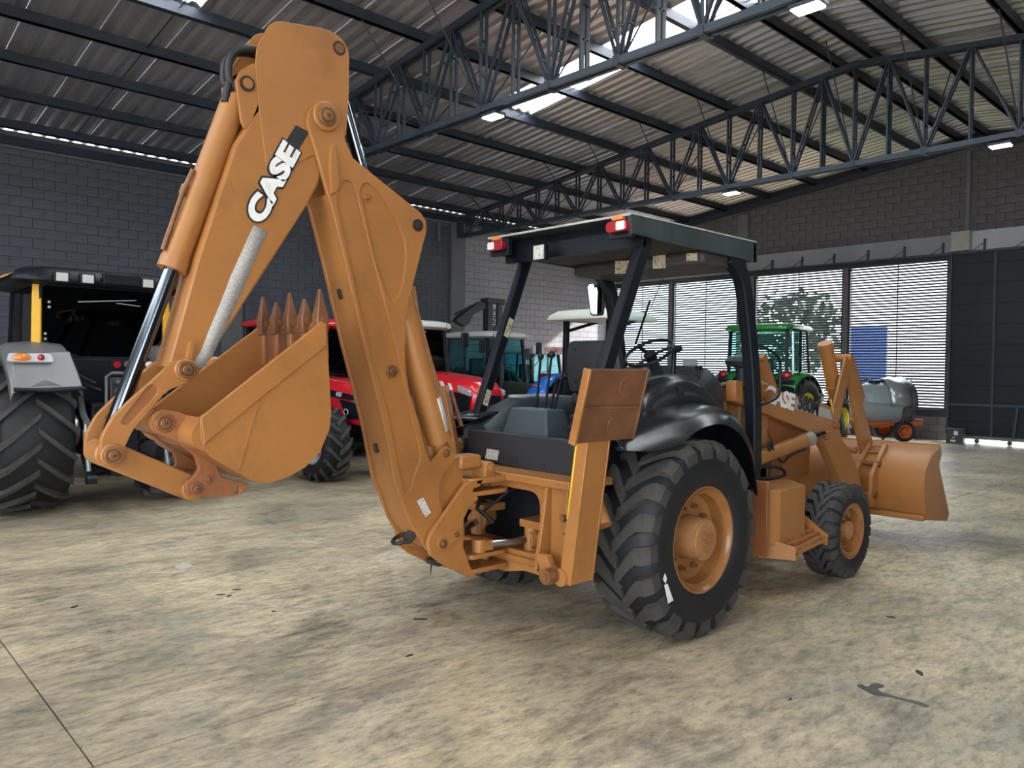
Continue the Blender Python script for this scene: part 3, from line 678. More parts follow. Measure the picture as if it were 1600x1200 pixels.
# ---- swing tower ------------------------------------------------------------------------
ys = -.175
tw = [(669,848),(673,835),(727,757),(735,752),(756,749),(750,760),(740,764),(739,769),(745,774),(748,779),(733,794),(725,811),(724,855),(729,868),(733,880),(742,901),(733,902),(690,881),(673,868)]
tow = G().plate(PY(tw, ys), ys, ys+.03, bevel=.004).obj('swing_tower', orange, BL)
G().plate(PY(tw, ys), -ys-.03, -ys, bevel=.004).obj('side_plate', orange, tow)
for zpx, th in (((784,748), .035), ((784,767), .028), ((768,866), .028), ((768,888), .03)):
    q = LP(*zpx, Y=ys); x1 = -.93
    g = G(); g.plate(rounded([(-1.24, ys), (x1, ys), (x1+.07, ys*.5), (x1+.07, -ys*.5), (x1, -ys), (-1.24, -ys)], .05), q.z-th/2, q.z+th/2, 'Z', bevel=.004); g.obj('fork_plate', orange, tow)
col = PY([(690,742),(712,716),(722,712),(728,757),(700,800),(688,815),(686,770)], -.1)
G().plate(col, -.09, .09, bevel=.008).obj('cylinder_post', orange, tow)
fp = p2(690, 849, ys); g = G()
g.plate(PY(rounded([(681,850),(683,840),(708,828),(714,832),(714,840),(696,860),(688,862)], 5, 3), ys), ys-.014, ys, bevel=.003); g.obj('pin_keeper', orange, tow)
pin(tow, fp, ys-.014, -ys, .030, .008); pin(tow, p2(711, 835, ys), ys-.012, ys, .016, .012)
q = LP(736, 722, Y=-.12); g = G(); g.box((q.x, -.06, q.z), (.17, .13, .085)); g.obj('valve_block', orange, tow, bevel=.015)
q = LP(765, 731, Y=-.14); g = G(); g.cyl((q.x, -.15, q.z), (q.x, -.02, q.z), .042, n=24); g.cyl((q.x, -.165, q.z), (q.x, -.15, q.z), .022, n=16); g.box((q.x, -.085, q.z-.05), (.09, .12, .09)); g.obj('lock_lug', orange, tow, bevel=.006)
q2 = LP(765, 740, Y=.0)
for z0, z1 in ((.43, .60), (.94, 1.09)): G().cyl((-.97, 0, z0), (-.97, 0, z1), .035, n=16).obj('swing_pin', pin_m, tow)
G().bb((-1.0, -.09, .96), (-.82, .09, 1.0)).obj('pivot_lug', orange, tow)
# ---- rear frame with swing cylinders ------------------------------------------------------
FX = -.90
zt_, zb_ = 1.02, .50
fr = rounded([(-.70, zt_), (-.70, .47), (-.60, .43), (-.3, .44), (-.12, .40), (.12, .40), (.3, .44), (.60, .43), (.70, .47), (.70, zt_)], .02)
hole = rounded([(-.43, .95), (-.43, .56), (.43, .56), (.43, .95)], .10, 6)
frm = G().plate(fr, FX, FX+.05, 'X', holes=[hole], bevel=.005).obj('rear_frame', orange, BL)
G().bb((FX-.05, -.72, zt_-.02), (FX+.35, .72, zt_+.03)).obj('top_rail', orange, frm, bevel=.008)
G().bb((FX-.03, -.50, .49), (FX+.35, .50, .53)).obj('bottom_rail', orange, frm, bevel=.008)
for s in (1, -1):
    g = G(); g.add([(FX-.12, s*.50, .50), (FX, s*.50, .50), (FX, s*.50, zt_), (FX-.03, s*.50, zt_), (FX-.12, s*.53, .50), (FX, s*.53, .50), (FX, s*.53, zt_), (FX-.03, s*.53, zt_)], [(0, 1, 2, 3), (4, 5, 6, 7), (0, 1, 5, 4), (1, 2, 6, 5), (2, 3, 7, 6), (3, 0, 4, 7)]); g.obj('gusset', orange, frm, bevel=.004)
    g = G(); g.add([(FX-.05, s*.66, .75), (FX, s*.66, .70), (FX, s*.66, zt_), (FX-.02, s*.66, zt_), (FX-.05, s*.69, .75), (FX, s*.69, .70), (FX, s*.69, zt_), (FX-.02, s*.69, zt_)], [(0, 1, 2, 3), (4, 5, 6, 7), (0, 1, 5, 4), (1, 2, 6, 5), (2, 3, 7, 6), (3, 0, 4, 7)]); g.obj('gusset', orange, frm, bevel=.004)
    g = G(); g.cyl((FX-.05, s*.69, .84), (FX-.075, s*.69, .84), .022, n=6); g.obj('bolt_head', pin_m, frm)
    g = G(); g.plate(rounded([(s*-.62, .62), (s*-.54, .62), (s*-.60, .45), (s*-.66, .45), (s*-.69, .52)] if s > 0 else [(.62, .62), (.54, .62), (.60, .45), (.66, .45), (.69, .52)], .02), FX-.14, FX-.09, 'X', bevel=.004); g.obj('pivot_ear', orange, frm)
    for y0 in (.52, .60):
        pass
for sy, rodz in ((-.14, .625), (.14, .66)):
    cb = V((-.80, sy*1.9, rodz)); ca = V((-1.13, sy*.9, rodz-.02)); dv = (ca-cb).normalized()
    sc = G(); sc.cyl(cb+dv*.03, cb-dv*.26, .060, n=24); sc.cyl(cb+dv*.03, cb-dv*.02, .072, n=24); sc.cyl(cb+V((0, 0, .09)), cb-V((0, 0, .09)), .05, n=16); sc.box(cb+V((.05, -.02, .10)), (.20, .18, .05)); sc = sc.obj('swing_cylinder', orange, BL, bevel=.004)
    G().cyl(cb, ca, .026, n=20).obj('piston_rod', mat('bright_steel_rod', (.5, .5, .5), .2, 1), sc)
    g = G(); g.cyl(ca-V((0, 0, .04)), ca+V((0, 0, .04)), .045, n=16); g.box(ca-dv*.04, (.08, .07, .06)); g.obj('rod_eye', orange, sc)
    g = G(); g.box(cb+V((.02, -.03, .105)), (.12, .20, .02)); g.cyl(cb+V((.02, -.12, .10)), cb+V((.02, -.12, .14)), .014, n=8); g.obj('trunnion_cap', orange, sc)
g = G(); g.tube([(-.6, .3, .95), (-.85, .12, .92), (-1.0, .05, .80), (-.9, .0, .70)], .014); g.tube([(-.6, -.1, .98), (-.82, -.05, .9), (-.9, .1, .76)], .012); g.tube([(-.55, .2, .7), (-.8, .25, .8), (-.98, .2, .9)], .012); g.obj('hydraulic_hoses', blackm, frm)
G().bb((-.62, -.46, .5), (-.55, .46, 1.0)).obj('inner_bulkhead', black, frm)
G().bb((-.60, -.36, .45), (2.6, .36, .80)).obj('chassis', orange_d, BL, bevel=.02)
g = G(); g.cyl((0, -.75, .63), (0, .75, .63), .14, n=24); g.box((0, 0, .63), (.42, .5, .40)); g.obj('rear_axle', orange_d, BL, bevel=.02)
g = G(); g.cyl((2.17, -.78, .40), (2.17, .78, .40), .07, n=20); g.box((2.17, 0, .42), (.24, .30, .24)); g.obj('front_axle', orange_d, BL, bevel=.02)
# ---- stabilisers ---------------------------------------------------------------------------
pad_m = rusty
def stabiliser(s):
    p0 = V((-.95, -.79, .52)); p1 = V((-.95, -.905, 1.34)); d = (p1-p0).normalized(); out = V((1, 0, 0)).cross(d)  # thickness direction
    fl = lambda v: V((v.x, v.y*s, v.z))
    g = G(); X1 = V((1, 0, 0))
    def slab3(x0, x1, t0, t1, w0, w1):
        vs = [fl(p0+d*t+X1*(x+.95-.95)+out*w) for x in (x0, x1) for t in (t0, t1) for w in (w0, w1)]
        g.add(vs, [(0, 1, 3, 2), (4, 6, 7, 5), (0, 4, 5, 1), (2, 3, 7, 6), (0, 2, 6, 4), (1, 5, 7, 3)])
    L_ = (p1-p0).length
    slab3(-.10, -.085, -.03, L_, -.045, .045); slab3(.085, .10, -.03, L_, -.045, .045); slab3(-.09, .09, -.03, L_, -.036, -.022); slab3(-.09, .09, -.03, L_, .03, .042)
    arm = g.obj('stabiliser_arm', orange, BL, bevel=.004)
    g = G(); g.cyl(fl(p0+V((-.115, .03, .0))), fl(p0+V((.125, .03, 0))), .05, n=24); g.obj('pivot_eye', orange, arm)
    g = G(); g.cyl(fl(p0+V((-.19, .075, .01))), fl(p0+V((-.10, .075, .01))), .045, n=24); g.cyl(fl(p0+V((-.20, .075, .01))), fl(p0+V((-.19, .075, .01))), .022, n=16); g.obj('pivot_pin', pin_m, arm)
    if s > 0:
        q = [fl(p0+d*t+X1*-.1008+out*w) for t, w in ((.34, -.044), (.34, -.030), (L_-.04, -.030), (L_-.04, -.044))]
        g = G(); g.add(q, [(0, 1, 2, 3)]); g.obj('yellow_tape', yellow_t, arm, solid=.001)
    # foot pad swung up against the arm
    c0 = V((-.925, -1.0, 1.515)); uz = V((0, -.26, 1)).normalized(); n_ = V((0, -1, -.26)).normalized()
    g = G(); M = Matrix((X1, uz, n_)).transposed().to_4x4(); M.translation = c0
    def pl(cx, cy, cz, dx, dy, dz):
        bb = G(); bb.box((cx, cy, cz), (dx, dy, dz)); bb.bm.transform(M)
        if s < 0: bb.bm.transform(Matrix.Diagonal((1, -1, 1, 1)))
        return bb
    pd = pl(0, 0, 0, .52, .42, .018).obj('stabiliser_pad', pad_m, BL, bevel=.004)
    for cx in (-.265, .265): pl(cx, 0, -.01 if cx > 0 else .012, .018, .425, .05).obj('pad_flange', orange if cx < 0 else pad_m, pd, bevel=.004)
    pl(0, -.01, .012, .48, .02, .02).obj('pad_rib', pad_m, pd, bevel=.006)
    for cx, cy in ((.09, .11), (.06, -.12)):
        bb = G(); bb.cyl((cx, cy, .006), (cx, cy, .016), .062, n=28); bb.bm.transform(M)
        if s < 0: bb.bm.transform(Matrix.Diagonal((1, -1, 1, 1)))
        bb.obj('pad_boss', pad_m, pd, bevel=.003)
    g = G(); g.box(fl(V((-.95, -.93, 1.42))), (.16, .07, .14)); g.obj('pad_hinge', orange, pd)
    cy = G(); a_ = fl(V((-.72, -.60, 1.16))); b_ = fl(V((-.80, -.86, .80))); cy.cyl(a_, b_, .05, n=20); cy.obj('stabiliser_cylinder', orange, BL)
stabiliser(1); stabiliser(-1)
g = G(); g.bar((-.86, .47, 1.02), (-.93, .555, 1.58), .12, .11); o_ = g.obj('stabiliser_housing', orange, BL, bevel=.008)
G().tube([(-.80, .46, 1.3), (-.85, .50, 1.5), (-.86, .51, 1.55)], .016).obj('cylinder_tube', pin_m, o_)
# ---- wheels ----------------------------------------------------------------------------------
def wheel(name, cx, cy, cz, R_, W_, rim, s, nl, deep, lugh, front=False):
    """s = -1: outer face towards the camera side"""
    h = W_/2; e = empty(name, (cx, cy, cz)); e.parent = BL
    rb = R_-lugh
    prof = [(-h*.80, rim-.012), (-h*.92, rim+.012), (-h*.985, rim+.06), (-h*1.02, (rim+rb)/2+.0), (-h*.98, rb-.09), (-h*.90, rb-.03), (-h*.70, rb-.006), (-h*.3, rb+.004), (0, rb+.006)]
    prof = prof+[(-t, r) for t, r in prof[-2::-1]]
    G().lathe(prof, (0, 0, 0), (0, 1, 0), 64).obj('tyre', tyre_m, e, smooth=50)
    # one tread bar, wrapped on the tyre
    def lugmesh(side):
        g = G(); n = 7; rings = []
        for i in range(n):
            t = i/(n-1); y = side*(-h*.06+t*h*1.04)
            if front: off = (.30*max(0, (t-.15))*1.0 if t < .5 else .105+.02*(t-.5)); wd = .036+.012*t
            else:
                off = .62*min(t, .62)/R_*.46 + (.16*max(0, t-.62))/R_*.30; wd = .046+.022*t
            ro = R_ if t < .86 else R_-(t-.86)*.34; ri = rb-.02 if t < .8 else rb-.05-(t-.8)*.20
            if t > .95: ri = rb-.10
            a0 = off/(R_ if front else 1); wa = wd/R_
            rings.append([V((rr*sin(a), y, rr*cos(a))) for a, rr in ((a0-wa, ri), (a0-wa*.86, ro), (a0+wa*.86, ro), (a0+wa, ri))])
        g.loft(rings); return g.mesh('tread_lug', lug_m, 30)
    for side in (1, -1):
        me = lugmesh(side)
        for k in range(nl):
            inst('tread_lug', me, e, (0, 0, 0), (0, 2*pi*(k+(.5 if side > 0 else 0))/nl, 0))
    o = s*h
    pr = [(o*.86, rim+.022), (o*.90, rim+.018), (o*.90, rim-.004), (o*.80, rim-.018), (o*.74, rim-.045), (o*.40, rim-.052), (o*.36, rim-.075), (deep*s, rim-.085), (deep*s-.01*s, .05), (deep*s-.02*s, .0)]
    G().lathe(pr, (0, 0, 0), (0, 1, 0), 56).obj('rim', mat('glossy_brown_orange_rim', (.30, .125, .038), .25, var=.15, vscale=4, dirt=(.12, .05, .02), dscale=6, damt=.5), e, smooth=40)
    G().lathe([(-o*.86, rim+.02), (-o*.90, rim), (-o*.3, rim-.06), (0, rim-.06)], (0, 0, 0), (0, 1, 0), 48).obj('inner_rim', orange_d, e, smooth=40)
    hr = .135 if not front else .075; ho = deep+(.155 if not front else .07)
    G().lathe([(deep*s, hr*1.06), (s*(ho-.03), hr), (s*(ho-.01), hr*.98), (s*(ho-.01), hr*.88), (s*ho, hr*.86), (s*(ho+.004), hr*.5), (s*(ho+.004), 0)], (0, 0, 0), (0, 1, 0), 40).obj('hub', mat('dusty_tan_hub', (.36, .17, .065), .45, var=.2, vscale=6, dirt=(.14, .06, .03), dscale=8, damt=.6), e, smooth=40)
    if not front:
        g = G()
        for k in range(3):
            a = 2*pi*k/3+.3; g.tube([(hr*.32*cos(a)+.03*cos(q), s*(ho+.008), hr*.32*sin(a)+.03*sin(q)) for q in [j*pi/5 for j in range(10)]], .005, n=6, closed=True)
        g.obj('hub_emblem', orange_d, e)
    nb = 10 if not front else 8; br = .205 if not front else .115
    for k in range(nb):
        a = 2*pi*k/nb; g = G(); c_ = V((br*cos(a), deep*s, br*sin(a))); g.cyl(c_, c_+V((0, s*.03, 0)), .018 if not front else .013, n=6); g.cyl(c_+V((0, s*.03, 0)), c_+V((0, s*.05, 0)), .010, n=8); g.obj('wheel_nut', pin_m, e)
    return e
rw = wheel('rear_wheel', 0, -.805, .632, .640, .49, .335, -1, 20, .08, .030)
wheel('rear_wheel', 0, .805, .632, .640, .49, .335, 1, 20, .08, .030)
wheel('front_wheel', 2.19, -.90, .392, .395, .30, .225, -1, 22, .05, .020, True)
wheel('front_wheel', 2.19, .90, .392, .395, .30, .225, 1, 22, .05, .020, True)
g = G()
for pts in (((1036,905),(1039,896),(1042,904),(1040,912)), ((1038,914),(1043,912),(1052,938),(1044,943))):
    vs = [LP(x, y, Y=-1.058)-V((0, -.805, .632)) for x, y in pts]; g.add(vs, [(0, 1, 2, 3)])
g.obj('white_paint_mark', white, rw, smooth=0, solid=.002)
# ---- fenders and cab floor ---------------------------------------------------------------------
def interp(tab, x):
    if x <= tab[0][0]: return tab[0][1]
    for (a, b), (c, d) in zip(tab, tab[1:]):
        if x <= c:
            t = (x-a)/(c-a); t = t*t*(3-2*t) if False else t; return b+(d-b)*t
    return tab[-1][1]
edge = spl([(-.86, 1.262), (-.53, 1.237), (-.27, 1.262), (-.05, 1.345), (.19, 1.367), (.41, 1.30), (.58, 1.15), (.65, .98), (.68, .84)], 3)
top = spl([(-.72, 1.34), (-.40, 1.40), (-.10, 1.445), (.20, 1.475), (.45, 1.475), (.64, 1.42), (.78, 1.28), (.84, 1.06), (.86, .86)], 3)
for s in (1, -1):
    g = G(); rings = []
    for e_, t_ in zip(edge, top):
        r = []
        for f, yy in ((0, -.44), (.0, -.70), (.12, -.80), (.35, -.90), (.68, -.97), (1, -1.01), (1.0, -.985)):
            f2 = f; x = t_.x+(e_.x-t_.x)*f2; z = t_.y+(e_.y-t_.y)*(f2**1.3 if f2 < 1 else 1)
            if f == 1.0 and yy == -.985: z += .012
            r.append(V((x, yy*s, z)))
        rings.append(r)
    g.loft(rings, cap=False, closed=False)
    fd = g.obj('fender', fend_m, BL, smooth=60, solid=.006)
    g = G(); rings = []
    for i in range(13):
        t = i/12; x = -.20+1.02*t
        zt2 = interp([(-.20, 1.44), (-.08, 1.58), (.10, 1.66), (.25, 1.69), (.42, 1.685), (.55, 1.64), (.68, 1.56), (.82, 1.42)], x); zb2 = 1.40
        if s > 0: pass
        rings.append([V((x, yy*s, max(zb2, zb2+(zt2-zb2)*f))) for yy, f in ((-.42, 0), (-.42, .96), (-.50, 1), (-.585, .97), (-.635, .80), (-.66, .45), (-.675, .12), (-.68, 0))])
    g.loft(rings, cap=True, closed=True)
    if s > 0:
        dm = g.obj('console_dome', fend_m, BL, smooth=60)
        g = G()
        q = LP(1064, 612, Y=-.66); g.plate(rounded([(q.x-.04, q.z+.06), (q.x-.02, q.z+.07), (q.x+.05, q.z-.05), (q.x-.005, q.z-.05)], .02), -.668, -.655); g.obj('dome_recess', blackd, dm)
    else: g.bm.free()
    G().bb((-.58, s*-.36, .82), (.95, s*-.60, 1.42 if s > 0 else 1.06)).obj('fender_inner', black, BL, bevel=.02)
    g = G(); n = 16     # dark wheel-arch liner above the tyre
    rings = [[V((.70*sin(a_), y_*s, .632+.70*cos(a_))) for y_ in (-.52, -.97)] for a_ in [radians(-95+190*i/n) for i in range(n+1)]]
    g.loft(rings, cap=False, closed=False); g.obj('arch_liner', black, BL, solid=.01) if False else g.bm.free()
G().bb((-.60, -.62, .98), (1.15, .62, 1.06)).obj('cab_floor', black, BL, bevel=.01)
# rear moulded panel
cp = G(); RX = -.70
pan = rounded([(-.60, 1.272), (-.60, 1.05), (-.35, 1.04), (.10, 1.055), (.34, 1.09), (.47, 1.16), (.48, 1.275)], .02)
cp.plate(pan, RX-.03, RX+.02, 'X', bevel=.008); cp = cp.obj('rear_panel', plast, BL)
for y0, y1 in ((-.05, .05), (-.30, -.16)): G().bb((RX-.034, y0, 1.085), (RX-.02, y1, 1.10)).obj('panel_slot', blackd, cp)
G().bb((RX-.02, -.62, 1.02), (RX+.20, .50, 1.06)).obj('panel_foot', black, cp, bevel=.01)
sticker(cp, 'label', [LP(x, y, X=RX-.035) for x, y in ((761,701),(780,704),(777,719),(758,717))], lab_m, (0, 0, 0))
# left-hand moulded side console with cup holders
lc = G(); rings = []
for i in range(9):
    t = i/8; x = -.62+.95*t; zt2 = 1.30+.20*sin(min(1, t*1.8)*pi/2)
    rings.append([V((x, y, z)) for y, z in ((.34, 1.05), (.36, zt2-.08), (.42, zt2), (.60, zt2), (.66, zt2-.05), (.67, 1.05))])
lc.loft(rings); lc = lc.obj('side_console', plast2, BL, smooth=50, bevel=.01)
rim_m = mat('pale_grey_plastic_rim', (.42, .45, .46), .5)
for x, dx in ((-.16, .12), (.10, .12)):
    g = G(); g.tube([(x+dx*cos(a), .51+.07*sin(a), 1.50+.0*cos(a)) for a in [i*pi/10 for i in range(20)]], .012, closed=True); g.obj('cup_holder_rim', rim_m, lc)
    G().cyl((x, .51, 1.47), (x, .51, 1.505), .066, n=20).obj('cup_holder_well', blackd, lc)
# backhoe control tower and levers
ct_ = G(); ct_.loft([[V((x, y, 1.06)) for x, y in ((-.66, .28), (-.66, -.26), (-.34, -.28), (-.34, .28))], [V((x, y, 1.44)) for x, y in ((-.58, .19), (-.58, -.16), (-.40, -.16), (-.40, .19))]])
ct_ = ct_.obj('control_tower', plast2, BL, bevel=.012)
for (px, py), (bx, by), r in (((845,557),(838,640), .024), ((862,554),(852,640), .028), ((871,592),(858,645), .018), ((877,592),(864,650), .018)):
    h_ = LP(px, py, X=-.45); b_ = LP(bx, by, X=-.45)
    lv = G().tube([b_, h_], .009).obj('control_lever', black, BL); G().lathe([(-r, 0), (-r*.7, r*.7), (0, r), (r*.7, r*.7), (r, 0)], h_, (0, 0, 1), 14).obj('lever_knob', black, lv, smooth=80)
# seat
st = empty('operator_seat', (.10, -.02, 1.06), rz=radians(8)); st.parent = BL
g = G(); rings = []
for i, (z, w_, o_) in enumerate(((.48, .19, -.01), (.50, .215, -.015), (.62, .235, -.03), (.78, .225, -.05), (.855, .19, -.06), (.865, .15, -.06))):
    rings.append([V((o_-.035, -w_, z)), V((o_-.045, 0, z)), V((o_-.035, w_, z)), V((o_+.04, w_, z)), V((o_+.05, 0, z)), V((o_+.04, -w_, z))])
g.loft(rings); bk_ = g.obj('backrest', plast, st, bevel=.012, smooth=50)
g = G()
for y, z in ((-.15, .80), (.15, .80), (-.15, .56), (.15, .56)): g.cyl((-.088, y, z), (-.10, y, z), .012, n=10)
g.obj('bolt_cap', blackd, bk_)
G().box((.20, 0, .42), (.46, .46, .12)).obj('cushion', plast, st, bevel=.04); G().box((.18, 0, .20), (.34, .36, .34)).obj('pedestal', black, st, bevel=.02)
for y in (-.27, .27): G().box((.12, y, .60), (.34, .06, .05)).obj('armrest', black, st, bevel=.02)
# steering wheel, column and dashboard
sw = LP(1014, 551, Y=-.05)
nv = V((-.55, 0, .83)).normalized(); e1 = V((0, 1, 0)); e2 = nv.cross(e1)
g = G(); g.tube([sw+(e1*cos(a)+e2*sin(a))*.195 for a in [i*pi/18 for i in range(36)]], .014, n=10, closed=True); swo = g.obj('steering_wheel', black, BL)
g = G(); g.cyl(sw-nv*.06, sw-nv*.01, .05, n=16)
g.obj('wheel_hub', black, swo)
for a in (pi*.5, pi*1.17, pi*1.83): G().bar(sw-nv*.03, sw+(e1*cos(a)+e2*sin(a))*.19, .03, .012, up=nv).obj('spoke', black, swo)
g = G(); g.tube([sw-nv*.05, sw-nv*.35+V((.03, 0, 0)), V((.95, -.05, 1.2))], .045, n=12); g.obj('steering_column', plast, BL)
g = G(); p_ = LP(1052, 590, Y=-.22); q_ = LP(1054, 546, Y=-.22); g.tube([p_, q_], .018); g.tube([q_, q_+V((.03, -.05, .015))], .026); g.obj('column_lever', black, BL)
ds = G(); rings = []
for y, k in ((-.46, .6), (-.40, .92), (-.2, 1), (.2, 1), (.40, .92), (.46, .6)):
    rings.append([V((x, y, z)) for x, z in ((1.12, 1.06), (.92, 1.06), (.80, 1.40*1), (.82, 1.45+.20*k), (.95, 1.50+.26*k), (1.08, 1.46+.24*k), (1.14, 1.40))])
ds.loft(rings); ds = ds.obj('dashboard', plast, BL, smooth=50, bevel=.01)
sticker(ds, 'instrument_display', [LP(x, y, Y=-.30) for x, y in ((1056,561),(1080,560),(1080,571),(1056,571))], mat('pale_instrument_panel', (.35, .38, .42), .3), (0, -.06, 0)).location = (0, 0, 0)
g = G(); q_ = LP(1092, 577, Y=-.40); g.cyl(q_-V((0, 0, .08)), q_, .012, n=8); g.box(q_+V((0, 0, .01)), (.05, .04, .03)); g.obj('throttle_knob', black, BL, bevel=.005)
g = G(); g.tube([(-.30, -.30, 1.06), (-.30, -.30, 1.38)], .014); g.tube([(-.30, -.30+.07*cos(a), 1.38+.11*sin(a)) for a in [i*pi/8 for i in range(16)]], .018, closed=True); g.obj('side_handwheel', black, BL)
# ---- canopy ------------------------------------------------------------------------------------
roof_m = mat('weathered_dark_green_roof', (.035, .050, .052), .35, var=.35, vscale=5, stretch=(1, 1, .3), bump=.05, bscale=20)
cx0, cx1, cw = -.37, 1.17, .685
cz0, cz1 = 2.585, 2.712
cn = G(); cn.bb((cx0, -cw, cz1-.02), (cx1, cw, cz1)); cn = cn.obj('canopy_roof', roof_m, BL, bevel=.008)
pale_e = mat('pale_edge_strip', (.45, .46, .42), .5, var=.2, vscale=6)
G().bb((cx0-.006, -cw, cz1-.016), (cx0, cw, cz1-.002)).obj('edge_strip', pale_e, cn)
G().bb((cx0, -cw-.004, cz1-.008), (cx1, -cw, cz1+.002)).obj('edge_strip', pale_e, cn)
for s in (1, -1):
    g = G(); g.add([(cx0, s*cw, cz1-.01), (cx1, s*cw, cz1-.01), (cx1+.02, s*(cw+.0), cz0-.03), (cx0+.02, s*cw, cz0), (cx0, s*(cw-.03), cz1-.01), (cx1, s*(cw-.03), cz1-.01), (cx1+.02, s*(cw-.03), cz0-.03), (cx0+.02, s*(cw-.03), cz0)], [(0, 1, 2, 3), (4, 5, 6, 7), (0, 1, 5, 4), (1, 2, 6, 5), (2, 3, 7, 6), (3, 0, 4, 7)]); g.obj('side_skirt', roof_m, cn)
G().bb((cx1-.03, -cw, cz0-.03), (cx1, cw, cz1-.02)).obj('front_skirt', roof_m, cn)
G().bb((cx0+.15, -cw+.03, cz0-.06), (cx0+.20, cw-.03, cz1-.02)).obj('rear_header', black, cn)
G().bb((cx0+.2, -cw+.03, cz0-.005), (cx1-.03, cw-.03, cz0+.02)).obj('headliner', mat('dark_grey_headliner', (.045, .04, .04), .7, var=.2, vscale=3), cn)
G().bb((cx0+.9, -cw+.05, cz0-.10), (cx1-.05, cw-.05, cz0)).obj('front_headliner', mat('brown_grey_headliner', (.06, .05, .048), .6, var=.25, vscale=4), cn, bevel=.03)
for s in (1, -1):
    G().bb((cx0+.02, s*(cw-.005), cz0-.02), (cx0+.06, s*(cw-.20), cz1-.02)).obj('lamp_panel', black, cn, bevel=.004)
red_l = mat('red_tail_lens', (.36, .008, .016), .2, coat=.5); clear_l = mat('clear_lamp_lens', (.85, .82, .80), .2, coat=.5); amber_l = mat('amber_lamp_lens', (.75, .22, .03), .25, coat=.5)
for s in (1, -1):
    yc = -s*(cw-.10)
    tl = G(); tl.plate(rounded([(yc-.085, cz0+.015), (yc+.085, cz0+.015), (yc+.085, cz0+.085), (yc-.085, cz0+.085)], .03), cx0-.03, cx0+.02, 'X', bevel=.006); tl = tl.obj('tail_lamp', red_l, BL)
    w0 = yc-s*.004; g = G(); g.plate(rounded([(w0, cz0+.022), (w0-s*.07, cz0+.022), (w0-s*.07, cz0+.078), (w0, cz0+.078)], .012), cx0-.036, cx0-.02, 'X', bevel=.003); g.obj('clear_lens', clear_l, tl)
    g = G(); yo = yc-s*.0; g.plate(rounded([(yo-.045, cz0+.090), (yo+.045, cz0+.090), (yo+.045, cz0+.118), (yo-.045, cz0+.118)], .012), cx0-.02, cx0+.02, 'X', bevel=.004); g.obj('amber_lens', amber_l, tl)
wl_ = LP(846, 395, X=cx0+.06)
g = G(); g.box((wl_.x, wl_.y, wl_.z), (.05, .115, .115)); wk = g.obj('work_lamp', black, BL, bevel=.008)
g = G(); g.box((wl_.x-.028, wl_.y, wl_.z), (.01, .10, .10)); g.obj('lamp_glass', mat('led_lamp_face', (.62, .62, .55), .3, var=.4, vscale=60), wk)
G().bar((wl_.x, wl_.y, wl_.z+.05), (wl_.x+.04, wl_.y, wl_.z+.12), .03, .01).obj('lamp_bracket', black, wk)
# posts
def post(name, pts, w, h, m=black):
    g = G()
    P = [V(p) for p in pts]; rings = []
    for i, p in enumerate(P):
        t = ((P[i+1] if i < len(P)-1 else p)-(P[i-1] if i else p)).normalized(); u = V((0, 1, 0)); f = u.cross(t).normalized()
        ww = w[i] if isinstance(w, (list, tuple)) else w; rings.append([p+u*h/2+f*ww/2, p-u*h/2+f*ww/2, p-u*h/2-f*ww/2, p+u*h/2-f*ww/2])
    g.loft(rings); return g.obj(name, m, BL, bevel=.012)
pr_ = post('rear_post', [(-.13, -.62, 2.60), (-.58, -.62, 1.60), (-.62, -.62, 1.06)], .10, .07)
pl_ = post('rear_post', [(-.02, .62, 2.60), (-.58, .62, 1.18), (-.60, .62, 1.05)], .085, .07)
for f0, f1 in ((.355, .455), (.74, .82)):
    a_ = V((-.02, .58, 2.60)); b_ = V((-.58, .58, 1.18)); t_ = (b_-a_).normalized(); nrm_ = V((0, 1, 0)).cross(t_)
    sticker(pl_, 'label', [a_.lerp(b_, f)+nrm_*w2 for f, w2 in ((f0, -.025), (f1, -.025), (f1, .025), (f0, .025))], lab_c, (0, -.001, 0))
fp_ = spl([(.86, -.63, 2.57), (1.03, -.63, 2.46), (1.12, -.63, 2.25), (1.22, -.63, 1.80), (1.27, -.63, 1.45), (1.28, -.63, 1.0), (1.27, -.63, .88)], 3)
post('front_post', fp_, .115, .09)
post('front_post', [(p.x-.06, .63, p.z) for p in fp_], .10, .09)
# windscreen
ws = G(); rings = []
for p in spl([(1.06, 0, 2.50), (1.14, 0, 2.25), (1.22, 0, 1.80), (1.26, 0, 1.45), (1.27, 0, 1.20)], 3):
    rings.append([V((p.x-.02, y, p.z)) for y in (-.60, -.2, .2, .60)])
ws.loft(rings, cap=False, closed=False); ws.obj('windscreen', clear, BL)
g = G(); g.tube([(1.235, -.59, 1.585), (1.235, .59, 1.585)], .006); g.obj('glazing_bar', black, BL)
g = G()
q_ = LP(1040, 425, X=1.08); q2_ = LP(1018, 478, X=1.10); q3_ = LP(995, 538, X=1.14)
g.tube([q_, q2_], .004); g.tube([q2_+V((-.02, 0, .05)), q3_+V((-.02, 0, 0))], .010); g.obj('wiper', black, BL)
for x, y, m, wdt, hgt in ((974, 418, lab_c, 26, 20), (1030, 408, lab_c, 20, 24), (1081, 402, lab_c, 17, 12)):
    pts = [(x-wdt/2, y-hgt/2), (x+wdt/2, y-hgt/2-1), (x+wdt/2, y+hgt/2-1), (x-wdt/2, y+hgt/2)]
    sticker(cn, 'warning_label', [LP(a_, b_, X=.524) for a_, b_ in pts], m, (-.42+.0, 0, 0) if False else (0, 0, 0))
